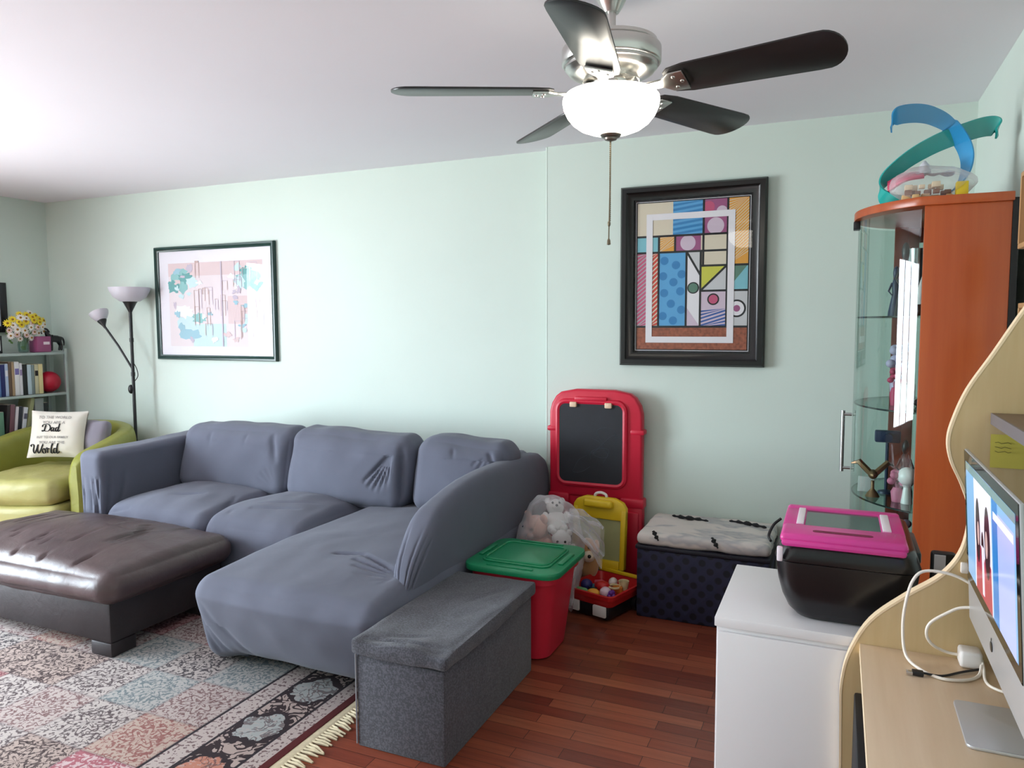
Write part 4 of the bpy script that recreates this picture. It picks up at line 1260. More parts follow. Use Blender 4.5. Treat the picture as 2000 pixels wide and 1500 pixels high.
# sticky note and cable grommet on the panel
b = MB(); b.grid(lambda u, v: Vector((.308 + .062 * u, PY0 - .0015 - .010 * (1 - v) ** 2 * .4, 1.168 + .072 * v)), 6, 6)
sn = solo(b, 'sticky_note', mat('yellow_paper', (206, 192, 86), .8), 'yellow sticky note with handwriting on the wavy desk panel', 'note', (.339, PY0 - .002, 1.168))
nl = MB()
for i, z in enumerate((1.222, 1.212, 1.203)):
    x0 = .316; pts = [(x0 + .006 * k, PY0 - .0035 - .001 * i, z + .0018 * math.sin(k * 2.1 + i)) for k in range(6)]
    nl.tube(pts, .0006, n=4)
nl.build('handwriting', mat('pencil_grey', (120, 112, 60), .8), sn)
og = MB(); og.box(.262, .284, PY0 - .012, PY0, .928, .952, .003)
solo(og, 'cable_clip', mat('socket_white', (232, 222, 212), .4), 'small white cable clip on the wavy panel beside the monitor', 'cable clip', (.273, PY0, .94))

# ---------------------------------------------------------------- all-in-one computer
ALU = mat('aluminium', (204, 204, 206), .35, .55)
im = thing('desktop_computer', 'slim silver all in one computer with a lit photo on its screen', 'computer', (.30, 1.565, .73))
Mi = Matrix.Translation((.276, 1.565, .845)) @ Matrix.Rotation(math.radians(-3.6), 4, 'Y')
# local: y along the width (-.265..+.265), z up from 0 (chin bottom) to .365, x=0 screen face, body behind (+x)
IW, IH, CH = .265, .368, .088
bd = MB()
def backshape(u, v):
    y = -IW + 2 * IW * u; z = IH * v
    e = min(1, 4 * min(u, 1 - u)) ** .5 * min(1, 4 * min(v, 1 - v)) ** .5
    return Mi @ Vector((.006 + .028 * e, y, z))
bd.grid(backshape, 24, 20)
bd.box(.0005, .0065, -IW, IW, .0, IH, .0012, M=Mi)
bd.build('case', ALU, im)
MB().box(-.001, .0015, -IW + .002, IW - .002, CH, IH - .002, M=Mi).build('bezel', mat('screen_black_glass', (12, 12, 14), .06), im)
SCL = [mat('screen_blue', (126, 172, 214), .12, emit=.45), mat('screen_white', (226, 220, 236), .12, emit=.5), mat('screen_dark', (58, 26, 36), .12, emit=.3), mat('screen_red', (176, 60, 80), .12, emit=.35),
       mat('screen_deep_blue', (44, 122, 190), .12, emit=.45), mat('screen_lavender', (164, 176, 236), .12, emit=.5), mat('screen_skin', (206, 170, 166), .12, emit=.4), mat('screen_grey', (118, 146, 146), .12, emit=.35)]
sc_ = MB()
sy0, sy1, sz0, sz1 = -IW + .024, IW - .024, CH + .022, IH - .022
def srect(u0, u1, v0, v1, mi, d):
    # u measured from the far edge (left in view) towards the near edge
    ya, yb = sy1 - (sy1 - sy0) * u0, sy1 - (sy1 - sy0) * u1
    za, zb = sz0 + (sz1 - sz0) * v0, sz0 + (sz1 - sz0) * v1
    sc_.add([Mi @ Vector((-.0012 - d * .0002, y_, z_)) for y_, z_ in ((ya, za), (yb, za), (yb, zb), (ya, zb))], [(0, 1, 2, 3)], mi, False)
def spoly(pts, mi, d):
    sc_.add([Mi @ Vector((-.0012 - d * .0002, sy1 - (sy1 - sy0) * u, sz0 + (sz1 - sz0) * v)) for u, v in pts], [list(range(len(pts)))], mi, False)
srect(0, 1, 0, 1, 0, 0)
srect(.20, .58, .0, 1, 1, 1)
srect(.0, 1, .93, 1, 7, 2)
spoly([(.22, 0), (.57, 0), (.56, .36), (.46, .42), (.40, .3), (.34, .42), (.24, .40)], 3, 2)
def oval(cu, cv_, ru, rv, mi, d): spoly([(cu + ru * math.cos(2 * PI * k / 18), cv_ + rv * math.sin(2 * PI * k / 18)) for k in range(18)], mi, d)
oval(.285, .52, .05, .27, 2, 3); oval(.49, .52, .06, .29, 2, 3); oval(.385, .40, .03, .16, 2, 3)
oval(.295, .50, .024, .10, 6, 4); oval(.475, .50, .026, .11, 6, 4)
spoly([(.37, .04), (.41, .04), (.415, .44), (.365, .44)], 1, 4)
srect(.60, .70, 0, .93, 4, 2); srect(.70, .98, .0, .86, 5, 2); srect(.62, .97, .78, .84, 1, 3)
sc_.build('screen', SCL, im)
lg = MB(); lg.prism([(.009 * math.cos(2 * PI * k / 20) + (.004 if 8 < (k + 2) % 20 < 8 else 0), .010 * math.sin(2 * PI * k / 20) * (1 - .12 * (abs(math.cos(2 * PI * k / 20)) < .35))) for k in range(20)], 'x', -.0012, .0003, M=Mi @ Matrix.Translation((0, 0, .042)))
lg.ball(Mi @ Vector((-.0006, -.002, .056)), (.0006, .002, .004), 8, 6)
lg.build('logo', mat('logo_black', (26, 26, 30), .3), im)
ft = MB()
ft.prism(rrect(.228, .43, 1.475, 1.655, .012, 4), 'z', .7302, .736, .0015)
stp = smooth_path([(.425, 1.565, .735), (.43, 1.565, .80), (.40, 1.565, .88), (.33, 1.565, .97)], 6)
ft.ribbon(stp, (0, .17, 0), .008)
ft.build('stand', ALU, im)

# ---------------------------------------------------------------- power adapter and cables
ad = MB(); ad.box(.262, .305, 1.825, 1.872, .731, .768, .007, 3)
solo(ad, 'power_adapter', mat('adapter_white', (236, 230, 226), .35), 'white square power adapter lying on the desk behind the monitor', 'charger', (.283, 1.85, .731))
CW = mat('cable_white', (240, 230, 216), .45)
c = MB(); c.tube(smooth_path([(.345, 1.80, .86), (.32, 1.825, .89), (.283, 1.845, .912), (.241, 1.85, .929), (.192, 1.85, .930), (.168, 1.84, .910), (.155, 1.835, .862), (.150, 1.832, .802), (.157, 1.815, .745), (.184, 1.774, .734), (.22, 1.746, .734), (.263, 1.757, .734), (.292, 1.79, .734), (.302, 1.822, .745)], 6), .0033, n=8)
solo(c, 'charging_cable', CW, 'white cable making the tall loop in front of the wavy panel', 'cable', (.22, 1.80, .734))
c = MB(); c.tube(smooth_path([(.266, 1.855, .748), (.237, 1.852, .752), (.21, 1.838, .769), (.197, 1.832, .792), (.203, 1.830, .82), (.235, 1.83, .848), (.263, 1.83, .864), (.30, 1.82, .868), (.33, 1.80, .85)], 6), .0033, n=8)
solo(c, 'charging_cable', CW, 'white cable curling out of the power adapter behind the monitor', 'cable', (.25, 1.84, .745))
c = MB(); c.tube(smooth_path([(.304, 1.835, .752), (.305, 1.815, .742), (.302, 1.765, .734), (.318, 1.735, .734), (.36, 1.72, .734)], 6), .003, n=8)
solo(c, 'charging_cable', CW, 'short white cable drooping from the adapter towards the monitor foot', 'cable', (.31, 1.77, .734))
us = thing('usb_cable', 'short black cable with a metal tipped plug lying on the desk', 'cable', (.2, 1.76, .731))
c = MB(); c.tube(smooth_path([(.183, 1.755, .736), (.221, 1.76, .734), (.264, 1.798, .734), (.297, 1.82, .736)], 6), .0026, n=8); c.build('cord', DK, us)
c = MB(); c.box(.164, .186, 1.743, 1.760, .7312, .7405, .002); c.build('plug', DK, us)
c = MB(); c.box(.153, .165, 1.742, 1.753, .733, .739, .0005); c.build('tip', SILV, us)

# ================================================================ CEILING FAN
FX, FY = -0.648, 2.226
NICK = mat('brushed_nickel', (206, 204, 200), .28, 1.0)
fan_o = thing('ceiling_fan', 'brushed nickel ceiling fan with five dark blades and a white glass bowl light', 'ceiling fan', (FX, FY, 2.05))
fc = (FX, FY, 0)
MB().lathe([(.001, 2.405), (.022, 2.405), (.032, 2.42), (.045, 2.445), (.07, 2.475), (.074, 2.4995), (.001, 2.4995)], fc, 36).build('canopy', NICK, fan_o)
MB().cyl((FX, FY, 2.33), (FX, FY, 2.42), .0135, n=20).build('downrod', NICK, fan_o)
MB().lathe([(.001, 2.335), (.05, 2.335), (.055, 2.325), (.10, 2.322), (.136, 2.318), (.138, 2.308), (.136, 2.306), (.146, 2.302), (.148, 2.298), (.148, 2.258), (.144, 2.253), (.138, 2.252), (.138, 2.244), (.132, 2.240), (.128, 2.232), (.112, 2.224), (.085, 2.216), (.07, 2.212), (.001, 2.212)], fc, 48).build('motor_housing', NICK, fan_o)
MB().lathe([(.001, 2.215), (.082, 2.215), (.085, 2.205), (.062, 2.200), (.060, 2.176), (.064, 2.172), (.10, 2.170), (.12, 2.166), (.001, 2.165)], fc, 40).build('light_fitter', NICK, fan_o)
def bowlmat():
    t = NT('lit_white_glass')
    t.b.inputs['Base Color'].default_value = (.9, .88, .82, 1); t.b.inputs['Roughness'].default_value = .25
    t.b.inputs['Emission Color'].default_value = (1, .93, .80, 1)
    t.b.inputs['Emission Strength'].default_value = BOWL
    return t.m
MB().lathe([(.118, 2.168), (.136, 2.168), (.144, 2.158), (.1455, 2.147), (.142, 2.128), (.132, 2.106), (.116, 2.086), (.094, 2.070), (.066, 2.059), (.03, 2.053), (.001, 2.052)], fc, 48).build('glass_bowl', bowlmat(), fan_o)
MB().lathe([(.001, 2.056), (.030, 2.056), (.032, 2.050), (.028, 2.044), (.020, 2.041), (.018, 2.036), (.008, 2.033), (.001, 2.033)], fc, 28).build('finial', mat('antique_nickel', (130, 124, 116), .35, .9), fan_o)
pc_ = MB(); pc_.tube([(FX, FY, 2.034), (FX - .001, FY, 1.90), (FX - .003, FY, 1.79)], .0022, n=6)
for i in range(40):
    z = 2.03 - i * .006; pc_.ball((FX - .001, FY, z), .0032, 6, 4)
pc_.ball((FX - .0035, FY, 1.786), (.005, .005, .009), 10, 7); pc_.tube([(FX - .0035, FY, 1.78), (FX - .004, FY, 1.735)], .002, n=6)
pc_.lathe([(.001, 0), (.006, .002), (.005, .014), (.002, .02), (.001, .02)], (FX - .004, FY, 1.722), 12)
pc_.build('pull_chain', mat('chain_brass', (120, 110, 92), .4, .8), fan_o)
BLADE = mat('dark_blade', (36, 33, 34), .30, var=.12, vscale=8, stretch=(1, 1, 1))
bl_out = [(.175, -.035), (.19, -.050), (.24, -.060), (.58, -.072)] + [(.60 + .058 * math.cos(a), .072 * math.sin(a) * 1.0) for a in [-1.4 + 2.8 * k / 12 for k in range(13)]] + [(.58, .072), (.24, .060), (.19, .050), (.175, .035)]
for k, (deg, pit_, droop) in enumerate([(-9.5, 21, -.2), (62.5, 15, 0), (134.5, 14, 0), (206.5, 8, .6), (278.5, 14, 0)]):
    Mb = Matrix.Translation((FX, FY, 2.178)) @ Matrix.Rotation(math.radians(deg), 4, 'Z') @ Matrix.Rotation(math.radians(droop), 4, 'Y') @ Matrix.Rotation(math.radians(-pit_), 4, 'X')
    b = MB(); b.prism(bl_out, 'z', -.003, .003, .0015, 2, M=Mb)
    bo = b.build('blade', BLADE, fan_o)
    br = MB()
    arm_p = [(.070, -.022), (.12, -.014), (.165, -.016), (.19, -.038), (.235, -.040), (.238, .040), (.19, .038), (.165, .016), (.12, .014), (.070, .022)]
    Mz = Matrix.Translation((FX, FY, 2.181)) @ Matrix.Rotation(math.radians(deg), 4, 'Z') @ Matrix.Rotation(math.radians(droop), 4, 'Y') @ Matrix.Rotation(math.radians(-pit_), 4, 'X')
    br.prism(arm_p, 'z', -.0145, -.0065, .002, 2, M=Mz)
    br.prism([(.055, -.026), (.085, -.02), (.085, .02), (.055, .026)], 'z', -.012, .02, .003, M=Mz)
    for (sx, sy) in ((.205, -.022), (.205, .022), (.225, 0)):
        br.lathe([(.001, -.018), (.005, -.017), (.006, -.0145)], (0, 0, 0), 10, M=Mz @ Matrix.Translation((sx, sy, 0)))
    br.build('bracket', NICK, bo)

# ================================================================ PICTURES
def picture(name, label, x0, x1, z0, z1, ywall, fw, dep, fm, M_print, build_print, inner=None, tilt=0.0):
    cx = (x0 + x1) / 2
    p = thing(name, label, 'picture', (cx, ywall, z0))
    f = MB()
    # mitred frame: outer ring, sloping to an inner lip
    def ring(i, d): return [(x0 + i, ywall - d, z0 + i), (x1 - i, ywall - d, z0 + i), (x1 - i, ywall - d, z1 - i), (x0 + i, ywall - d, z1 - i)]
    rs = [ring(0, .001), ring(0, dep * .72), ring(fw * .14, dep), ring(fw * .45, dep), ring(fw * .62, dep * .72), ring(fw, dep * .6), ring(fw, .004)]
    vs = [v for r_ in rs for v in r_]; fs = []
    for i in range(len(rs) - 1):
        for k in range(4):
            fs.append((i * 4 + k, i * 4 + (k + 1) % 4, i * 4 + 4 + (k + 1) % 4, i * 4 + 4 + k))
    f.add(vs, fs, 0, False)
    f.build('frame', fm, p)
    build_print(p, x0 + fw, x1 - fw, z0 + fw, z1 - fw, ywall - .010)
    g = MB(); g.grid(lambda u, v: Vector((x0 + fw - .002 + (x1 - x0 - 2 * fw + .004) * u, ywall - .0155, z0 + fw - .002 + (z1 - z0 - 2 * fw + .004) * v)), 1, 1, smooth=False)
    g.build('glass', thin_glass('picture_glass', (250, 252, 252), PGLOSS), p)
    return p
FBLK = mat('black_frame', (12, 11, 12), .28)
# ---- right: abstract colour-block print, geometric, all shapes plain
def colour_print(p, x0, x1, z0, z1, y):
    W_, H_ = x1 - x0, z1 - z0
    cols = dict(cream=(222, 208, 186), sky=(92, 164, 214), plum=(160, 84, 128), lilac=(212, 190, 206), amber=(230, 160, 62), aqua=(128, 190, 202), rose=(198, 84, 120), red=(206, 66, 52), pale=(206, 204, 206),
                yel=(206, 202, 74), green=(92, 128, 110), brick=(150, 82, 58), white=(236, 230, 234), ink=(16, 16, 20), blue=(52, 128, 186), grey=(176, 172, 176), navy=(56, 92, 160))
    nm = list(cols); ms = [mat('print_' + k, cols[k], .7, var=(.35 if k == 'brick' else 0.0), vscale=60) for k in nm]
    m = MB()
    def P(u, v, d): return (x0 + W_ * u, y - .0003 * d - len(m.f) * 2.0e-6, z0 + H_ * v)
    def poly(pts, c, d): m.add([P(u, v, d) for u, v in pts], [list(range(len(pts)))], nm.index(c), False)
    def rect(u0, u1, v0, v1, c, d): poly([(u0, v0), (u1, v0), (u1, v1), (u0, v1)], c, d)
    asp = W_ / H_
    def disc(u, v, r, c, d, n=26): poly([(u + r * math.cos(2 * PI * k / n), v + r * asp * math.sin(2 * PI * k / n)) for k in range(n)], c, d)
    def ln(a, b, w, d=6, c='ink'):
        ax, az = a; bx_, bz = b
        dx, dz = (bx_ - ax) * W_, (bz - az) * H_; L = math.hypot(dx, dz)
        nx, nz = -dz / L * w / 2 / W_, dx / L * w / 2 / H_
        poly([(ax + nx, az + nz), (bx_ + nx, bz + nz), (bx_ - nx, bz - nz), (ax - nx, az - nz)], c, d)
    def clip_stripes(u0, u1, v0, v1, c, n, d, slope=.12, frac=.5):
        for k in range(-2, n + 2):
            va = v0 + (v1 - v0) * k / n; h = (v1 - v0) / n * frac
            pts = [(u0, va), (u1, va + slope * (u1 - u0) * 2), (u1, va + h + slope * (u1 - u0) * 2), (u0, va + h)]
            pts = [(u, min(v1, max(v0, v))) for u, v in pts]
            poly(pts, c, d)
    rect(0, 1, 0, 1, 'ink', 0)
    rect(.015, .985, .012, .988, 'white', 1)
    rect(.02, .98, .0155, .9845, 'ink', 2)
    rect(.03, .97, .022, .978, 'cream', 3)
    # upper band
    rect(.03, .34, .76, .978, 'cream', 4)
    rect(.34, .60, .76, .978, 'sky', 4); clip_stripes(.34, .60, .76, .978, 'blue', 7, 5, .05)
    rect(.60, .80, .76, .978, 'plum', 4); disc(.70, .81, .07, 'lilac', 5); disc(.64, .93, .05, 'rose', 5); disc(.75, .90, .045, 'lilac', 5)
    rect(.80, .97, .56, .978, 'amber', 4); clip_stripes(.80, .97, .56, .978, 'cream', 22, 5, .35, .3)
    # second band
    rect(.03, .22, .655, .76, 'aqua', 4)
    rect(.22, .36, .655, .76, 'amber', 4); clip_stripes(.22, .36, .655, .76, 'cream', 6, 5, .3, .3)
    rect(.36, .58, .655, .76, 'plum', 4); disc(.47, .71, .065, 'lilac', 5)
    rect(.58, .80, .56, .76, 'cream', 4)
    # lower left: striped bar and dotted field
    rect(.03, .13, .17, .655, 'rose', 4); clip_stripes(.03, .13, .17, .655, 'grey', 18, 5, .3, .35)
    rect(.13, .22, .17, .655, 'red', 4); clip_stripes(.13, .22, .17, .655, 'cream', 16, 5, .35, .35)
    rect(.22, .46, .17, .655, 'sky', 4)
    for (u, v) in ((.27, .60), (.37, .57), (.26, .50), (.35, .46), (.41, .40), (.27, .39), (.33, .32), (.42, .28), (.26, .24), (.35, .21), (.42, .51)): disc(u, v, .036, 'blue', 5, 18)
    # centre and right: plain tiles, rings and wedges
    rect(.46, .58, .17, .655, 'white', 4); poly([(.46, .655), (.58, .655), (.58, .50)], 'pale', 5); poly([(.46, .17), (.58, .17), (.46, .30)], 'lilac', 5)
    rect(.58, .80, .40, .56, 'pale', 4); poly([(.58, .56), (.80, .56), (.58, .40)], 'yel', 5)
    rect(.80, .97, .40, .56, 'green', 4); poly([(.80, .40), (.97, .40), (.97, .56)], 'aqua', 5)
    rect(.58, .80, .17, .40, 'lilac', 4); clip_stripes(.58, .80, .17, .285, 'navy', 5, 5, .12)
    rect(.80, .97, .17, .40, 'pale', 4)
    disc(.885, .285, .075, 'ink', 6); disc(.885, .285, .06, 'white', 7); disc(.885, .285, .028, 'plum', 8)
    disc(.69, .345, .05, 'ink', 6); disc(.69, .345, .038, 'rose', 7)
    disc(.52, .42, .05, 'ink', 6); disc(.52, .42, .04, 'green', 7)
    # bottom
    rect(.03, .97, .022, .17, 'brick', 4)
    # heavy outlines
    for a, b in (((.03, .76), (.80, .76)), ((.03, .655), (.80, .655)), ((.22, .17), (.22, .76)), ((.60, .56), (.60, .978)), ((.80, .17), (.80, .978)), ((.36, .655), (.36, .76)), ((.03, .17), (.97, .17)),
                 ((.58, .56), (.97, .56)), ((.46, .17), (.46, .655)), ((.58, .17), (.58, .655)), ((.58, .40), (.97, .40)), ((.80, .56), (.58, .40)), ((.46, .655), (.58, .50))):
        ln(a, b, .011)
    # pale band running round inside the print
    for (u0, u1, v0, v1) in ((.11, .86, .865, .905), (.11, .86, .065, .105), (.11, .165, .105, .865), (.805, .86, .105, .865)):
        rect(u0, u1, v0, v1, 'white', 12)
    m.build('print', ms, p)
picture('framed_print', 'bold multicoloured geometric print in a wide black frame above the bench', -1.121, -.352, 1.253, 2.228, YBR, .072, .045, FBLK, None, colour_print)
# ---- left: pale pastel drawing, slightly crooked frame
def pastel_print(p, x0, x1, z0, z1, y):
    W_, H_ = x1 - x0, z1 - z0
    cols = dict(mat=(240, 232, 240), paper=(236, 220, 224), pink=(228, 202, 204), teal=(150, 196, 196), dteal=(112, 168, 168), ice=(208, 228, 232), blue=(164, 200, 214), mauve=(206, 190, 206), line=(206, 176, 172), white=(244, 242, 246))
    nm = list(cols); ms = [mat('pastel_' + k, cols[k], .8) for k in nm]
    m = MB()
    def P(u, v, d): return (x0 + W_ * u, y - .0003 * d - len(m.f) * 2.0e-6, z0 + H_ * v)
    def poly(pts, c, d): m.add([P(u, v, d) for u, v in pts], [list(range(len(pts)))], nm.index(c), False)
    def rect(u0, u1, v0, v1, c, d): poly([(u0, v0), (u1, v0), (u1, v1), (u0, v1)], c, d)
    rg_ = random.Random(21)
    def blob(u, v, ru, rv, c, d, n=22, j=.3):
        ring = []
        for k in range(n):
            s_ = 1 + rg_.uniform(-j, j)
            ring.append((u + ru * s_ * math.cos(2 * PI * k / n), v + rv * s_ * math.sin(2 * PI * k / n)))
        m.add([P(u, v, d)] + [P(a_, b_, d) for a_, b_ in ring], [(0, 1 + k, 1 + (k + 1) % n) for k in range(n)], nm.index(c), False)
    rect(0, 1, 0, 1, 'mat', 0); rect(.085, .925, .085, .885, 'paper', 1)
    rect(.085, .925, .76, .885, 'pink', 2); rect(.62, .925, .30, .56, 'pink', 2); rect(.30, .60, .085, .30, 'ice', 2)
    blob(.17, .70, .09, .10, 'teal', 3); blob(.25, .74, .07, .05, 'dteal', 4); blob(.13, .66, .05, .06, 'dteal', 4); blob(.30, .70, .05, .05, 'ice', 4); blob(.20, .79, .06, .04, 'teal', 3)
    blob(.80, .72, .09, .09, 'teal', 3); blob(.86, .66, .06, .06, 'dteal', 4); blob(.73, .69, .05, .06, 'ice', 4); blob(.79, .79, .05, .04, 'dteal', 4)
    blob(.25, .30, .10, .09, 'ice', 3); blob(.27, .20, .09, .05, 'blue', 4); blob(.36, .36, .06, .05, 'teal', 3); blob(.22, .42, .08, .06, 'white', 3)
    for i in range(34):
        u, v = rg_.uniform(.12, .9), rg_.uniform(.12, .84)
        blob(u, v, rg_.uniform(.012, .035), rg_.uniform(.012, .04), rg_.choice(['mauve', 'ice', 'white', 'pink', 'blue', 'mauve']), 5 + i % 3, 12, .5)
    for i in range(26):
        u, v = rg_.uniform(.3, .88), rg_.uniform(.12, .75); h = rg_.uniform(.05, .2); w = rg_.uniform(.02, .07)
        for (a0_, a1_, b0_, b1_) in ((u, u + .004, v, v + h), (u + w, u + w + .004, v, v + h), (u, u + w, v + h, v + h + .004)): rect(a0_, min(.92, a1_), b0_, min(.88, b1_), rg_.choice(['line', 'mauve', 'line']), 9)
    rect(.565, .575, .085, .885, 'mauve', 9)
    m.build('print', ms, p)
pl_ = picture('framed_print', 'pale pastel drawing in a thin dark green frame above the left seats', -4.80, -3.64, 1.226, 2.075, YB, .036, .030, mat('dark_green_frame', (16, 52, 46), .3), None, pastel_print)

# ================================================================ FLOOR LAMP
LXc, LYc = -4.93, 4.03
lm = thing('floor_lamp', 'black torchiere floor lamp with two white shades behind the green armchair', 'floor lamp', (LXc, LYc, 0))
LB = mat('lamp_black', (22, 22, 24), .4)
MB().lathe([(.001, .0), (.125, .0), (.128, .012), (.11, .024), (.03, .036), (.014, .05)], (LXc, LYc, 0), 32).build('base', LB, lm)
pm = MB(); pm.cyl((LXc, LYc, .04), (LXc, LYc, 1.60), .012, n=14)
for z in (.55, 1.10, 1.36): pm.cyl((LXc, LYc, z), (LXc, LYc, z + .03), .015, n=14)
pm.lathe([(.012, 1.585), (.018, 1.60), (.045, 1.655), (.055, 1.668), (.001, 1.668)], (LXc, LYc, 0), 24)
pm.build('pole', LB, lm)
SHD = mat('frosted_shade', (226, 222, 232), .35, trans=.2)
MB().lathe([(.03, 1.662), (.07, 1.668), (.115, 1.70), (.14, 1.745), (.147, 1.772), (.143, 1.772), (.135, 1.745), (.11, 1.705), (.03, 1.67)], (LXc, LYc, 0), 32).build('lamp_shade', SHD, lm)
MB().ball((LXc - .016, LYc - .012, 1.0), (.02, .02, .035), 14, 9).build('switch', LB, lm)
ap_ = [(LXc, LYc, 1.15), (LXc - .115, LYc - .02, 1.325), (LXc - .235, LYc - .045, 1.485)]
MB().tube(ap_, .008, n=10).build('reading_arm', LB, lm)
Mr_ = Matrix.Translation((LXc - .235, LYc - .045, 1.485)) @ Matrix.Rotation(math.radians(-28), 4, 'Y')
MB().lathe([(.008, -.02), (.012, 0), (.03, .035), (.034, .045), (.001, .045)], (0, 0, 0), 20, M=Mr_).build('socket', LB, lm)
MB().lathe([(.022, .042), (.045, .06), (.065, .095), (.07, .115), (.067, .115), (.04, .062), (.02, .046)], (0, 0, 0), 24, M=Mr_).build('reading_shade', SHD, lm)
MB().tube(smooth_path([(LXc + .012, LYc, 1.20), (LXc + .05, LYc - .005, 1.15), (LXc + .055, LYc - .005, 1.10), (LXc + .013, LYc, 1.06)], 6), .003, n=6).build('cord', LB, lm)

# ================================================================ ARMCHAIR
LIME = leather('lime_leather', (136, 138, 58), .42, (150, 150, 70))
LIMEP = leather('pale_lime_leather', (166, 160, 96), .42, (180, 174, 112))
AM = Matrix.Translation((-5.20, 3.585, 0)) @ Matrix.Rotation(math.radians(16), 4, 'Z')
ac = thing('armchair', 'lime green leather tub armchair in the left corner next to the sofa', 'armchair', (-5.20, 3.585, 0))
cl_ = smooth_path([(.405, -.36, 0), (.41, -.2, 0), (.41, .02, 0), (.36, .24, 0), (.20, .365, 0), (0, .395, 0), (-.20, .365, 0), (-.36, .24, 0), (-.41, .02, 0), (-.41, -.2, 0), (-.405, -.36, 0)], 8)
NP = len(cl_)
def shellpt(u, v):
    i = min(NP - 1, int(round(u * (NP - 1))))
    p = cl_[i]; q = cl_[min(NP - 1, i + 1)]; p0 = cl_[max(0, i - 1)]
    t = (q - p0).normalized(); nn = Vector((-t.y, t.x, 0))
    nn = -nn  # outward
    s = (p.y + .36) / .755
    e = min(1, 9 * min(u, 1 - u)) ; e = math.sqrt(max(0, 1 - (1 - e) ** 2))
    top = .60 + .15 * max(0, min(1, s)) ** .9
    w = .082 * (.35 + .65 * e)
    zb = .085
    a = PI * v
    cx_, sx_ = math.cos(a), math.sin(a)
    px = math.copysign(abs(cx_) ** .5, cx_); pz = abs(sx_) ** .33
    z = zb + (top * (.9 + .1 * e) - zb) * pz
    roll = .022 * max(0, (z - .45) / .3)
    o = p + nn * (px * w + roll)
    g = .006 * noise.noise(Vector((o.x * 6, o.y * 6, z * 6)))
    return AM @ Vector((o.x + g, o.y + g, z))
sh = MB(); sh.grid(shellpt, NP - 1, 40)
# arm fronts
for u in (0.0, 1.0):
    c_ = [shellpt(u, k / 40) for k in range(41)]
    sh.add(c_, [list(range(41))])
sh.build('tub_shell', LIME, ac)
def roundfront(p, q):
    if p.y < 0: p.y -= .06 * (1 - q[0] ** 2) * min(1, -p.y / .2)
    return p
MB().cushion((0, 0, 0), (.325, .345, .085), .06, n=40, puff=(0, 0, .03), pfun=roundfront, amp=.008, nsc=(6, 6, 6), post=lambda p: AM @ (p + Vector((0, -.09, .365))),
             creases=[((-.1, -.36, .06), (-.08, -.38, -.05), .012, .008), ((.12, -.36, .05), (.1, -.38, -.05), .012, .006)]).build('seat_cushion', LIMEP, ac)
MB().cushion((0, 0, 0), (.335, .35, .115), .04, n=30, pfun=roundfront, amp=.003, post=lambda p: AM @ (p + Vector((0, -.085, .165)))).build('base', LIMEP, ac)
MB().cyl(AM @ Vector((0, 0, 0)), AM @ Vector((0, 0, .06)), .25, n=28).build('swivel_foot', LB, ac)
# pillow with lettering
def text_geo(body, size, shear=0.0, bold=0.0):
    cu_ = bpy.data.curves.new('t', 'FONT'); cu_.body = body; cu_.size = size; cu_.shear = shear; cu_.offset = bold
    cu_.align_x = 'CENTER'; cu_.align_y = 'CENTER'; cu_.resolution_u = 3
    o = bpy.data.objects.new('t', cu_); COL.objects.link(o)
    dg = bpy.context.evaluated_depsgraph_get()
    me = bpy.data.meshes.new_from_object(o.evaluated_get(dg))
    vs = [v.co.copy() for v in me.vertices]; fs = [list(p.vertices) for p in me.polygons]
    bpy.data.objects.remove(o); bpy.data.curves.remove(cu_); bpy.data.meshes.remove(me)
    return vs, fs
PM = Matrix.Translation((-5.165, 3.575, .70)) @ Matrix.Rotation(math.radians(33), 4, 'Z') @ Matrix.Rotation(math.radians(-16), 4, 'X') @ Matrix.Rotation(math.radians(2), 4, 'Y')
PWx, PWz = .19, .172
def pth(u, v): return .006 + .062 * max(0, 1 - u ** 4) ** .8 * max(0, 1 - v ** 4) ** .8
def pillow_pt(u, v, sgn):
    u_ = u * 2 - 1; v_ = v * 2 - 1
    x = u_ * PWx * (1 - .05 * (1 - v_ * v_)); z = v_ * PWz * (1 - .05 * (1 - u_ * u_))
    return Vector((x, sgn * (pth(u_, v_) + .005 * noise.noise(Vector((x * 14, z * 14, 3)))), z))
pw = thing('throw_pillow', 'cream square pillow with black script lettering on the green armchair', 'pillow', (-5.235, 3.545, .5))
pmesh = MB()
pmesh.grid(lambda u, v: PM @ pillow_pt(u, v, -1), 34, 34); pmesh.grid(lambda u, v: PM @ pillow_pt(1 - u, v, 1), 34, 34)
pmesh.build('cover', fabric('cream_canvas', (224, 218, 206), .9, .2, .4, .05, 500), pw)
INK = mat('print_ink', (44, 42, 44), .8); INKG = mat('print_ink_grey', (150, 146, 142), .8)
def on_pillow(p, lift=.0025):
    u_, v_ = p.x / PWx, p.y / PWz
    return PM @ Vector((p.x, -(pth(u_, v_) + .005 * noise.noise(Vector((p.x * 14, p.y * 14, 3)))) - lift, p.y))
tx = MB()
for body, s_, z_ in (('TO THE WORLD', .029, .115), ('YOU ARE A', .029, .076), ('BUT TO OUR FAMILY', .022, -.03), ('YOU ARE THE', .027, -.068)):
    vs, fs = text_geo(body, s_, 0, .0004)
    tx.add([on_pillow(Vector((v.x - .01, v.y + z_, 0))) for v in vs], fs, 0, False)
tx.build('lettering', INKG, pw, label='small grey capital lettering')
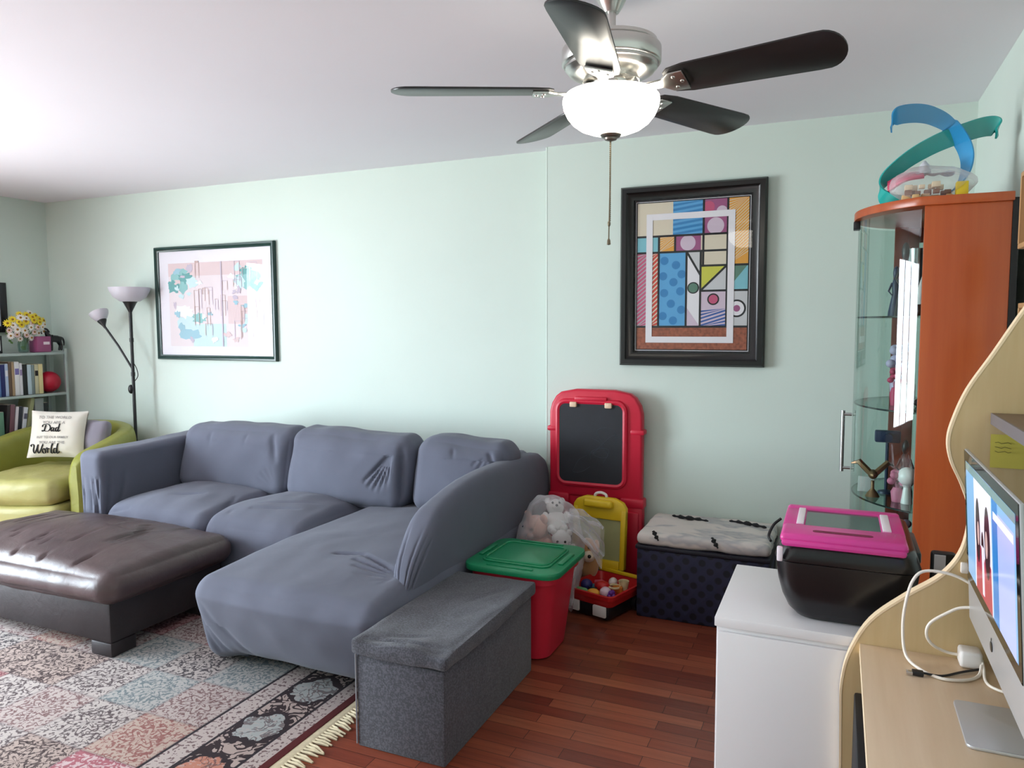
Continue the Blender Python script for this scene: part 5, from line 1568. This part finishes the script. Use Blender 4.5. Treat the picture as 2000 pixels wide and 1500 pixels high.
def script(strokes, ox, oz, sc, r):
    m = MB()
    for st_ in strokes:
        pts = smooth_path([(ox + a * sc, oz + b * sc, 0) for a, b in st_], 6)
        n = len(pts)
        rad = []
        for i in range(n):
            dz = (pts[min(i + 1, n - 1)] - pts[max(0, i - 1)])
            k = abs(dz.y) / max(1e-6, dz.length)
            rad.append(r * (.45 + .75 * k))
        m.tube([on_pillow(p, .002) for p in pts], rad, n=6)
    return m
Dad = [[(.1, .9), (.02, .5), (-.05, .1), (-.25, .0), (-.3, .12), (-.1, .14), (.2, .0), (.55, .1), (.68, .55), (.45, .95), (.0, 1.0), (-.3, .85), (-.3, .62)],
       [(1.15, .5), (.95, .55), (.82, .3), (.9, .02), (1.08, .2), (1.18, .5), (1.13, .1), (1.25, .02), (1.4, .2)],
       [(1.75, .5), (1.55, .55), (1.4, .3), (1.5, .0), (1.68, .2), (1.85, 1.1), (1.74, .1), (1.86, .02), (2.0, .2)]]
World = [[(-.35, .75), (-.45, .9), (-.2, 1.0), (-.05, .8), (-.12, .3), (.0, .0), (.25, .4), (.42, .95), (.36, .3), (.48, .0), (.75, .4), (.95, 1.0)],
         [(1.05, .5), (.88, .3), (.98, .0), (1.18, .05), (1.2, .35), (1.05, .5), (1.3, .48)],
         [(1.3, .48), (1.42, .58), (1.42, .05)], [(1.42, .35), (1.55, .52), (1.68, .46)],
         [(1.78, .05), (1.85, .6), (1.98, 1.05), (1.88, .9), (1.82, .1), (1.95, .0), (2.08, .2)],
         [(2.4, .5), (2.2, .55), (2.08, .25), (2.18, .0), (2.36, .2), (2.55, 1.1), (2.42, .1), (2.55, .0), (2.7, .2)]]
script(Dad, -.065, .012, .052, .0036).build('lettering', INK, pw, label='large black script lettering')
script(World, -.125, -.142, .062, .0036).build('lettering', INK, pw, label='large black script lettering')
gp = MB(); gp.cushion((0, 0, 0), (.15, .045, .13), .04, n=22, puff=(0, .03, 0), amp=.006, nsc=(8, 8, 8), post=lambda p: Matrix.Translation((-5.03, 3.74, .66)) @ Matrix.Rotation(math.radians(5), 4, 'Z') @ Matrix.Rotation(math.radians(-14), 4, 'X') @ p)
solo(gp, 'throw_pillow', fabric('mauve_grey_fabric', (126, 120, 132), .9, .3, .4, .08, 300), 'small mauve grey pillow tucked behind the lettered pillow', 'pillow', (-5.03, 3.74, .53))

# ================================================================ BOOKSHELF
SX0, SX1, SY0, SY1 = -6.03, -5.78, 3.05, 4.115
bs_ = thing('wire_bookshelf', 'silver metal bookshelf against the left wall behind the armchair', 'bookshelf', (-5.9, 3.58, 0))
SIL = mat('shelf_silver', (176, 186, 184), .35, .5)
for px_ in (SX0 + .012, SX1 - .012):
    for py_ in (SY0 + .012, SY1 - .012):
        MB().box(px_ - .011, px_ + .011, py_ - .011, py_ + .011, 0, 1.30, .003).build('post', SIL, bs_)
SHB = [1.276, .946, .61, .27]
for z in SHB:
    m = MB(); m.box(SX0 + .005, SX1 - .005, SY0 + .005, SY1 - .005, z - .006, z - .001, .0)
    m.box(SX1 - .018, SX1 - .004, SY0 + .02, SY1 - .02, z - .022, z + .0, .003); m.box(SX0 + .004, SX0 + .018, SY0 + .02, SY1 - .02, z - .022, z, .003)
    m.box(SX0 + .018, SX1 - .018, SY0 + .004, SY0 + .018, z - .022, z, .003); m.box(SX0 + .018, SX1 - .018, SY1 - .018, SY1 - .004, z - .022, z, .003)
    m.build('shelf', SIL, bs_)
BN = [0]
def book(col, y, w, h, z, d=.15, lean=0.0, lab='', grp='books', band=None):
    BN[0] += 1
    key = 'book_%d_%d_%d' % col
    t = thing('book', lab, 'book', (SX1 - .03, y + w / 2, z), 0, grp)
    Mk = Matrix.Translation((SX1 - .03, y, z + w * abs(math.sin(lean)))) @ Matrix.Rotation(lean, 4, 'X')
    c = MB(); c.box(-d, 0, 0, w, 0, h, .0025, M=Mk); c.build('cover', mat(key, col, .5), t)
    pg = MB(); pg.box(-d + .004, -.004, .002, w - .002, h - .001, h + .0012, M=Mk); pg.build('pages', mat('book_pages', (226, 218, 200), .9), t)
    if band:
        b2 = MB(); b2.box(-.001, .0012, .003, w - .003, h * .62, h * .8, M=Mk); b2.build('title_patch', mat('band_%d_%d_%d' % band, band, .6), t)
up = [((70, 104, 168), .026, .25, 'medium blue book at the left frame edge on the upper shelf', None), ((92, 124, 176), .020, .24, 'soft blue book, third from the left of the upper row', None), ((26, 34, 96), .030, .245, 'navy book on the upper shelf between two paler blue books', None),
      ((170, 186, 214), .024, .25, 'pale periwinkle book right of the navy one on the upper shelf', (226, 226, 232)), ((96, 76, 62), .022, .262, 'dark brown book in the middle of the upper row', None), ((168, 142, 110), .020, .262, 'tan book right of the dark brown one in the upper row', None),
      ((228, 226, 228), .036, .262, 'thick white book in the middle of the upper shelf', (120, 110, 170)), ((222, 220, 226), .022, .25, 'thinner white book left of the black books in the upper row', (150, 130, 170)), ((20, 22, 26), .034, .24, 'thick black book in the upper row', None),
      ((186, 204, 214), .032, .235, 'pale blue grey book right of the thick black one', None), ((122, 136, 138), .022, .232, 'slate grey book beside the pale blue grey one', None), ((196, 190, 158), .030, .232, 'beige book with a dark spot on its spine', (34, 30, 26)), ((222, 206, 152), .034, .235, 'cream yellow book at the right end of the upper row', None)]
y = 3.545
for k, (c_, w_, h_, lab, bnd) in enumerate(up):
    book(c_, y, w_, h_, SHB[1] + .001, .16 + .01 * (k % 3), 0, lab, 'books on the upper shelf', bnd); y += w_ + .002
low = [((98, 140, 118), .05, .22, 'green binder at the left frame edge of the lower shelf', None, 0), ((36, 30, 34), .022, .27, 'thin black book on the lower shelf beside the green binder', None, -.10), ((116, 78, 88), .034, .27, 'maroon mauve book leaning on the lower shelf', None, -.10), ((216, 208, 214), .022, .25, 'slim white book leaning on the lower shelf', None, -.12),
       ((34, 36, 48), .024, .25, 'thin midnight blue book leaning on the lower shelf', None, -.12), ((214, 216, 222), .03, .24, 'white grey patterned book leaning on the lower shelf', (90, 90, 110), -.16), ((150, 152, 112), .03, .31, 'olive book leaning at an angle on the lower shelf', None, -.2), ((136, 142, 140), .07, .30, 'thick grey box file on the lower shelf', None, 0), ((24, 30, 32), .03, .26, 'tall black book right of the grey box file', None, 0)]
y = 3.55
for k, (c_, w_, h_, lab, bnd, ln_) in enumerate(low):
    book(c_, y, w_, h_, SHB[2] + .001, .15, ln_, lab, 'books on the lower shelf', bnd)
    nxt = low[k + 1][5] if k + 1 < len(low) else 0
    y += w_ + .004 + (max(0, (-ln_ + nxt)) * .27 if nxt > ln_ else 0) + (0.0)
# red ball, kept plain
b = MB(); b.ball((SX1 - .10, 4.015, SHB[1] + .086), .085, 28, 18)
solo(b, 'ball', mat('crimson_ball', (176, 18, 48), .35), 'plain red ball at the right end of the upper bookshelf row', 'ball', (SX1 - .10, 4.015, SHB[1]))
# on the top shelf
ZS = SHB[0] + .001
pbx = thing('gift_box', 'purple pink box with a pale label on the bookshelf top', 'box', (-5.83, 3.935, ZS))
MB().box(-5.89, -5.79, 3.875, 3.99, ZS, ZS + .125, .006).build('box', mat('mauve_pink_card', (150, 76, 118), .5), pbx)
MB().box(-5.7905, -5.788, 3.925, 3.975, ZS + .06, ZS + .082).build('label_patch', mat('pale_label', (232, 214, 224), .6), pbx)
# black horse figurine: continuous skinned body
def skinned(name, chains, m, parent=None):
    me = bpy.data.meshes.new(name); vs = []; es = []; rad = []; idx = {}
    def vid(p, r):
        k = tuple(round(c, 4) for c in p)
        if k not in idx:
            idx[k] = len(vs); vs.append(p); rad.append(r)
        return idx[k]
    for ch_ in chains:
        prev = None
        for (p, r) in ch_:
            i = vid(p, r)
            if prev is not None and prev != i: es.append((prev, i))
            prev = i
    me.from_pydata(vs, es, [])
    o = bpy.data.objects.new(name, me); COL.objects.link(o)
    md = o.modifiers.new('s', 'SKIN'); md.use_smooth_shade = True
    for i, r in enumerate(rad): me.skin_vertices[0].data[i].radius = (r, r)
    me.skin_vertices[0].data[0].use_root = True
    sb = o.modifiers.new('d', 'SUBSURF'); sb.levels = 2; sb.render_levels = 2
    dg = bpy.context.evaluated_depsgraph_get()
    m2 = bpy.data.meshes.new_from_object(o.evaluated_get(dg))
    bpy.data.objects.remove(o)
    for p in m2.polygons: p.use_smooth = True
    o = bpy.data.objects.new(name, m2); COL.objects.link(o)
    m2.materials.clear(); m2.materials.append(m)
    if parent: o.parent = parent
    return o
hs = thing('horse_figurine', 'small black horse figurine at the right end of the bookshelf top', 'figurine', (-5.83, 4.045, ZS))
hz = .105
body = [((0, 0, hz), .026), ((0, -.03, hz + .004), .027), ((0, -.05, hz + .02), .022), ((0, -.068, hz + .055), .014), ((0, -.088, hz + .062), .012), ((0, -.108, hz + .04), .008)]
rear = [((0, 0, hz), .026), ((0, .035, hz + .002), .027), ((0, .055, hz + .004), .017)]
tailc = [((0, .055, hz + .004), .010), ((0, .072, hz + .0), .009), ((0, .08, hz - .03), .008), ((0, .078, hz - .06), .004)]
chains = [body, rear, tailc]
for sx in (-.014, .014):
    chains.append([((0, -.03, hz + .004), .027), ((sx, -.036, hz - .03), .011), ((sx, -.032, hz - .06), .008), ((sx, -.036, hz - .098), .009)])
    chains.append([((0, .035, hz + .002), .027), ((sx, .036, hz - .025), .014), ((sx, .052, hz - .055), .008), ((sx, .044, hz - .098), .009)])
skinned('body', chains, OBLK, hs)
mn = MB(); mn.tube(smooth_path([(0, -.04, hz + .05), (0, -.058, hz + .075), (0, -.082, hz + .082)], 4), [.006, .008, .008, .008, .008, .008, .008, .007, .005], n=6); mn.build('mane', OBLK, hs, local=True)
# small black clock-like frame at the left edge and the wall frame above
sf = thing('photo_frame', 'tiny black photo frame on the bookshelf top at the left edge', 'photo frame', (-5.84, 3.56, ZS))
MB().box(-5.85, -5.835, 3.50, 3.635, ZS, ZS + .135, .004).build('frame', OBLK, sf)
MB().box(-5.8345, -5.8335, 3.515, 3.62, ZS + .02, ZS + .10).build('photo', mat('photo_grey', (206, 206, 210), .5), sf)
wf = thing('picture_frame', 'black framed picture on the left wall above the bookshelf', 'picture', (-6.03, 3.6, 1.43))
m = MB(); wy0, wy1, wz0, wz1 = 3.36, 3.805, 1.435, 1.825
m.box(-6.043, -6.018, wy0, wy0 + .05, wz0, wz1, .003); m.box(-6.043, -6.018, wy1 - .05, wy1, wz0, wz1, .003); m.box(-6.043, -6.018, wy0 + .05, wy1 - .05, wz0, wz0 + .05, .003); m.box(-6.043, -6.018, wy0 + .05, wy1 - .05, wz1 - .05, wz1, .003)
m.build('frame', OBLK, wf)
MB().box(-6.04, -6.03, wy0 + .05, wy1 - .05, wz0 + .05, wz1 - .05).build('print', mat('print_pale_blue', (206, 216, 226), .6), wf)
# flowers
fb = thing('flower_bouquet', 'bouquet of yellow and white daisies in a glass vase on the bookshelf', 'flowers', (-5.86, 3.80, ZS))
v_ = MB(); v_.lathe([(.001, .004), (.028, .0), (.036, .012), (.04, .06), (.034, .10), (.042, .13), (.039, .13), (.031, .10), (.036, .06), (.03, .01), (.001, .008)], (-5.86, 3.81, ZS), 24); v_.build('vase', GL, fb)
rfw = random.Random(8)
st_m = MB()
YF_ = mat('petal_yellow', (232, 206, 40), .7); WF_ = mat('petal_white', (232, 226, 218), .7); CF_ = mat('flower_centre', (150, 104, 30), .8); PF_ = mat('petal_blush', (226, 196, 192), .7); LF_ = mat('leaf_green', (104, 140, 70), .6)
for i in range(34):
    a = 2 * PI * i * .381966; r = math.sqrt((i + .5) / 34)
    yy = 3.80 + .165 * r * math.cos(a) + (.02); zz = ZS + .20 + .11 * r * math.sin(a) + .035 * (1 - r); xx = -5.83 + .05 * (1 - r * r) + rfw.uniform(-.012, .012)
    yel = (zz > ZS + .215 and rfw.random() < .75)
    R_ = rfw.uniform(.024, .033)
    dirv = Vector((.75, (yy - 3.82) * 3, (zz - ZS - .15) * 2.2)).normalized()
    q = dirv.to_track_quat('Z', 'Y').to_matrix().to_4x4(); q.translation = (xx, yy, zz)
    fm = MB(); npet = 11
    for k in range(npet):
        aa = 2 * PI * k / npet
        ca, sa = math.cos(aa), math.sin(aa)
        def pp(u, v): return q @ Vector((ca * u - sa * v, sa * u + ca * v, .006 - .25 * (u / R_) ** 2 * .012))
        fm.add([pp(.004, 0), pp(R_ * .55, -R_ * .2), pp(R_, -R_ * .06), pp(R_, R_ * .06), pp(R_ * .55, R_ * .2)], [(0, 1, 2, 3, 4)])
    fo = fm.build('blossom', YF_ if yel else (PF_ if i % 5 == 0 else WF_), fb)
    cm = MB(); cm.ball(q @ Vector((0, 0, .006)), R_ * .28, 8, 6); cm.build('centre', CF_, fo)
    st_m.tube(smooth_path([(-5.86, 3.81 + rfw.uniform(-.02, .02), ZS + .02), (-5.855, 3.81 + (yy - 3.81) * .35, ZS + .11), (xx - .01, yy, zz)], 4), .0018, n=5)
for i in range(14):
    a = rfw.uniform(0, 2 * PI); yy = 3.82 + .12 * math.cos(a); zz = ZS + .14 + .09 * math.sin(a)
    b0 = Vector((-5.85, yy, zz)); b1 = b0 + Vector((.03, .05 * math.cos(a), .03 * math.sin(a) + .01)); w_ = Vector((0, -.014 * math.sin(a), .014 * math.cos(a)))
    st_m.add([b0, (b0 + b1) / 2 + w_, b1, (b0 + b1) / 2 - w_], [(0, 1, 2, 3)])
st_m.build('stems', LF_, fb)
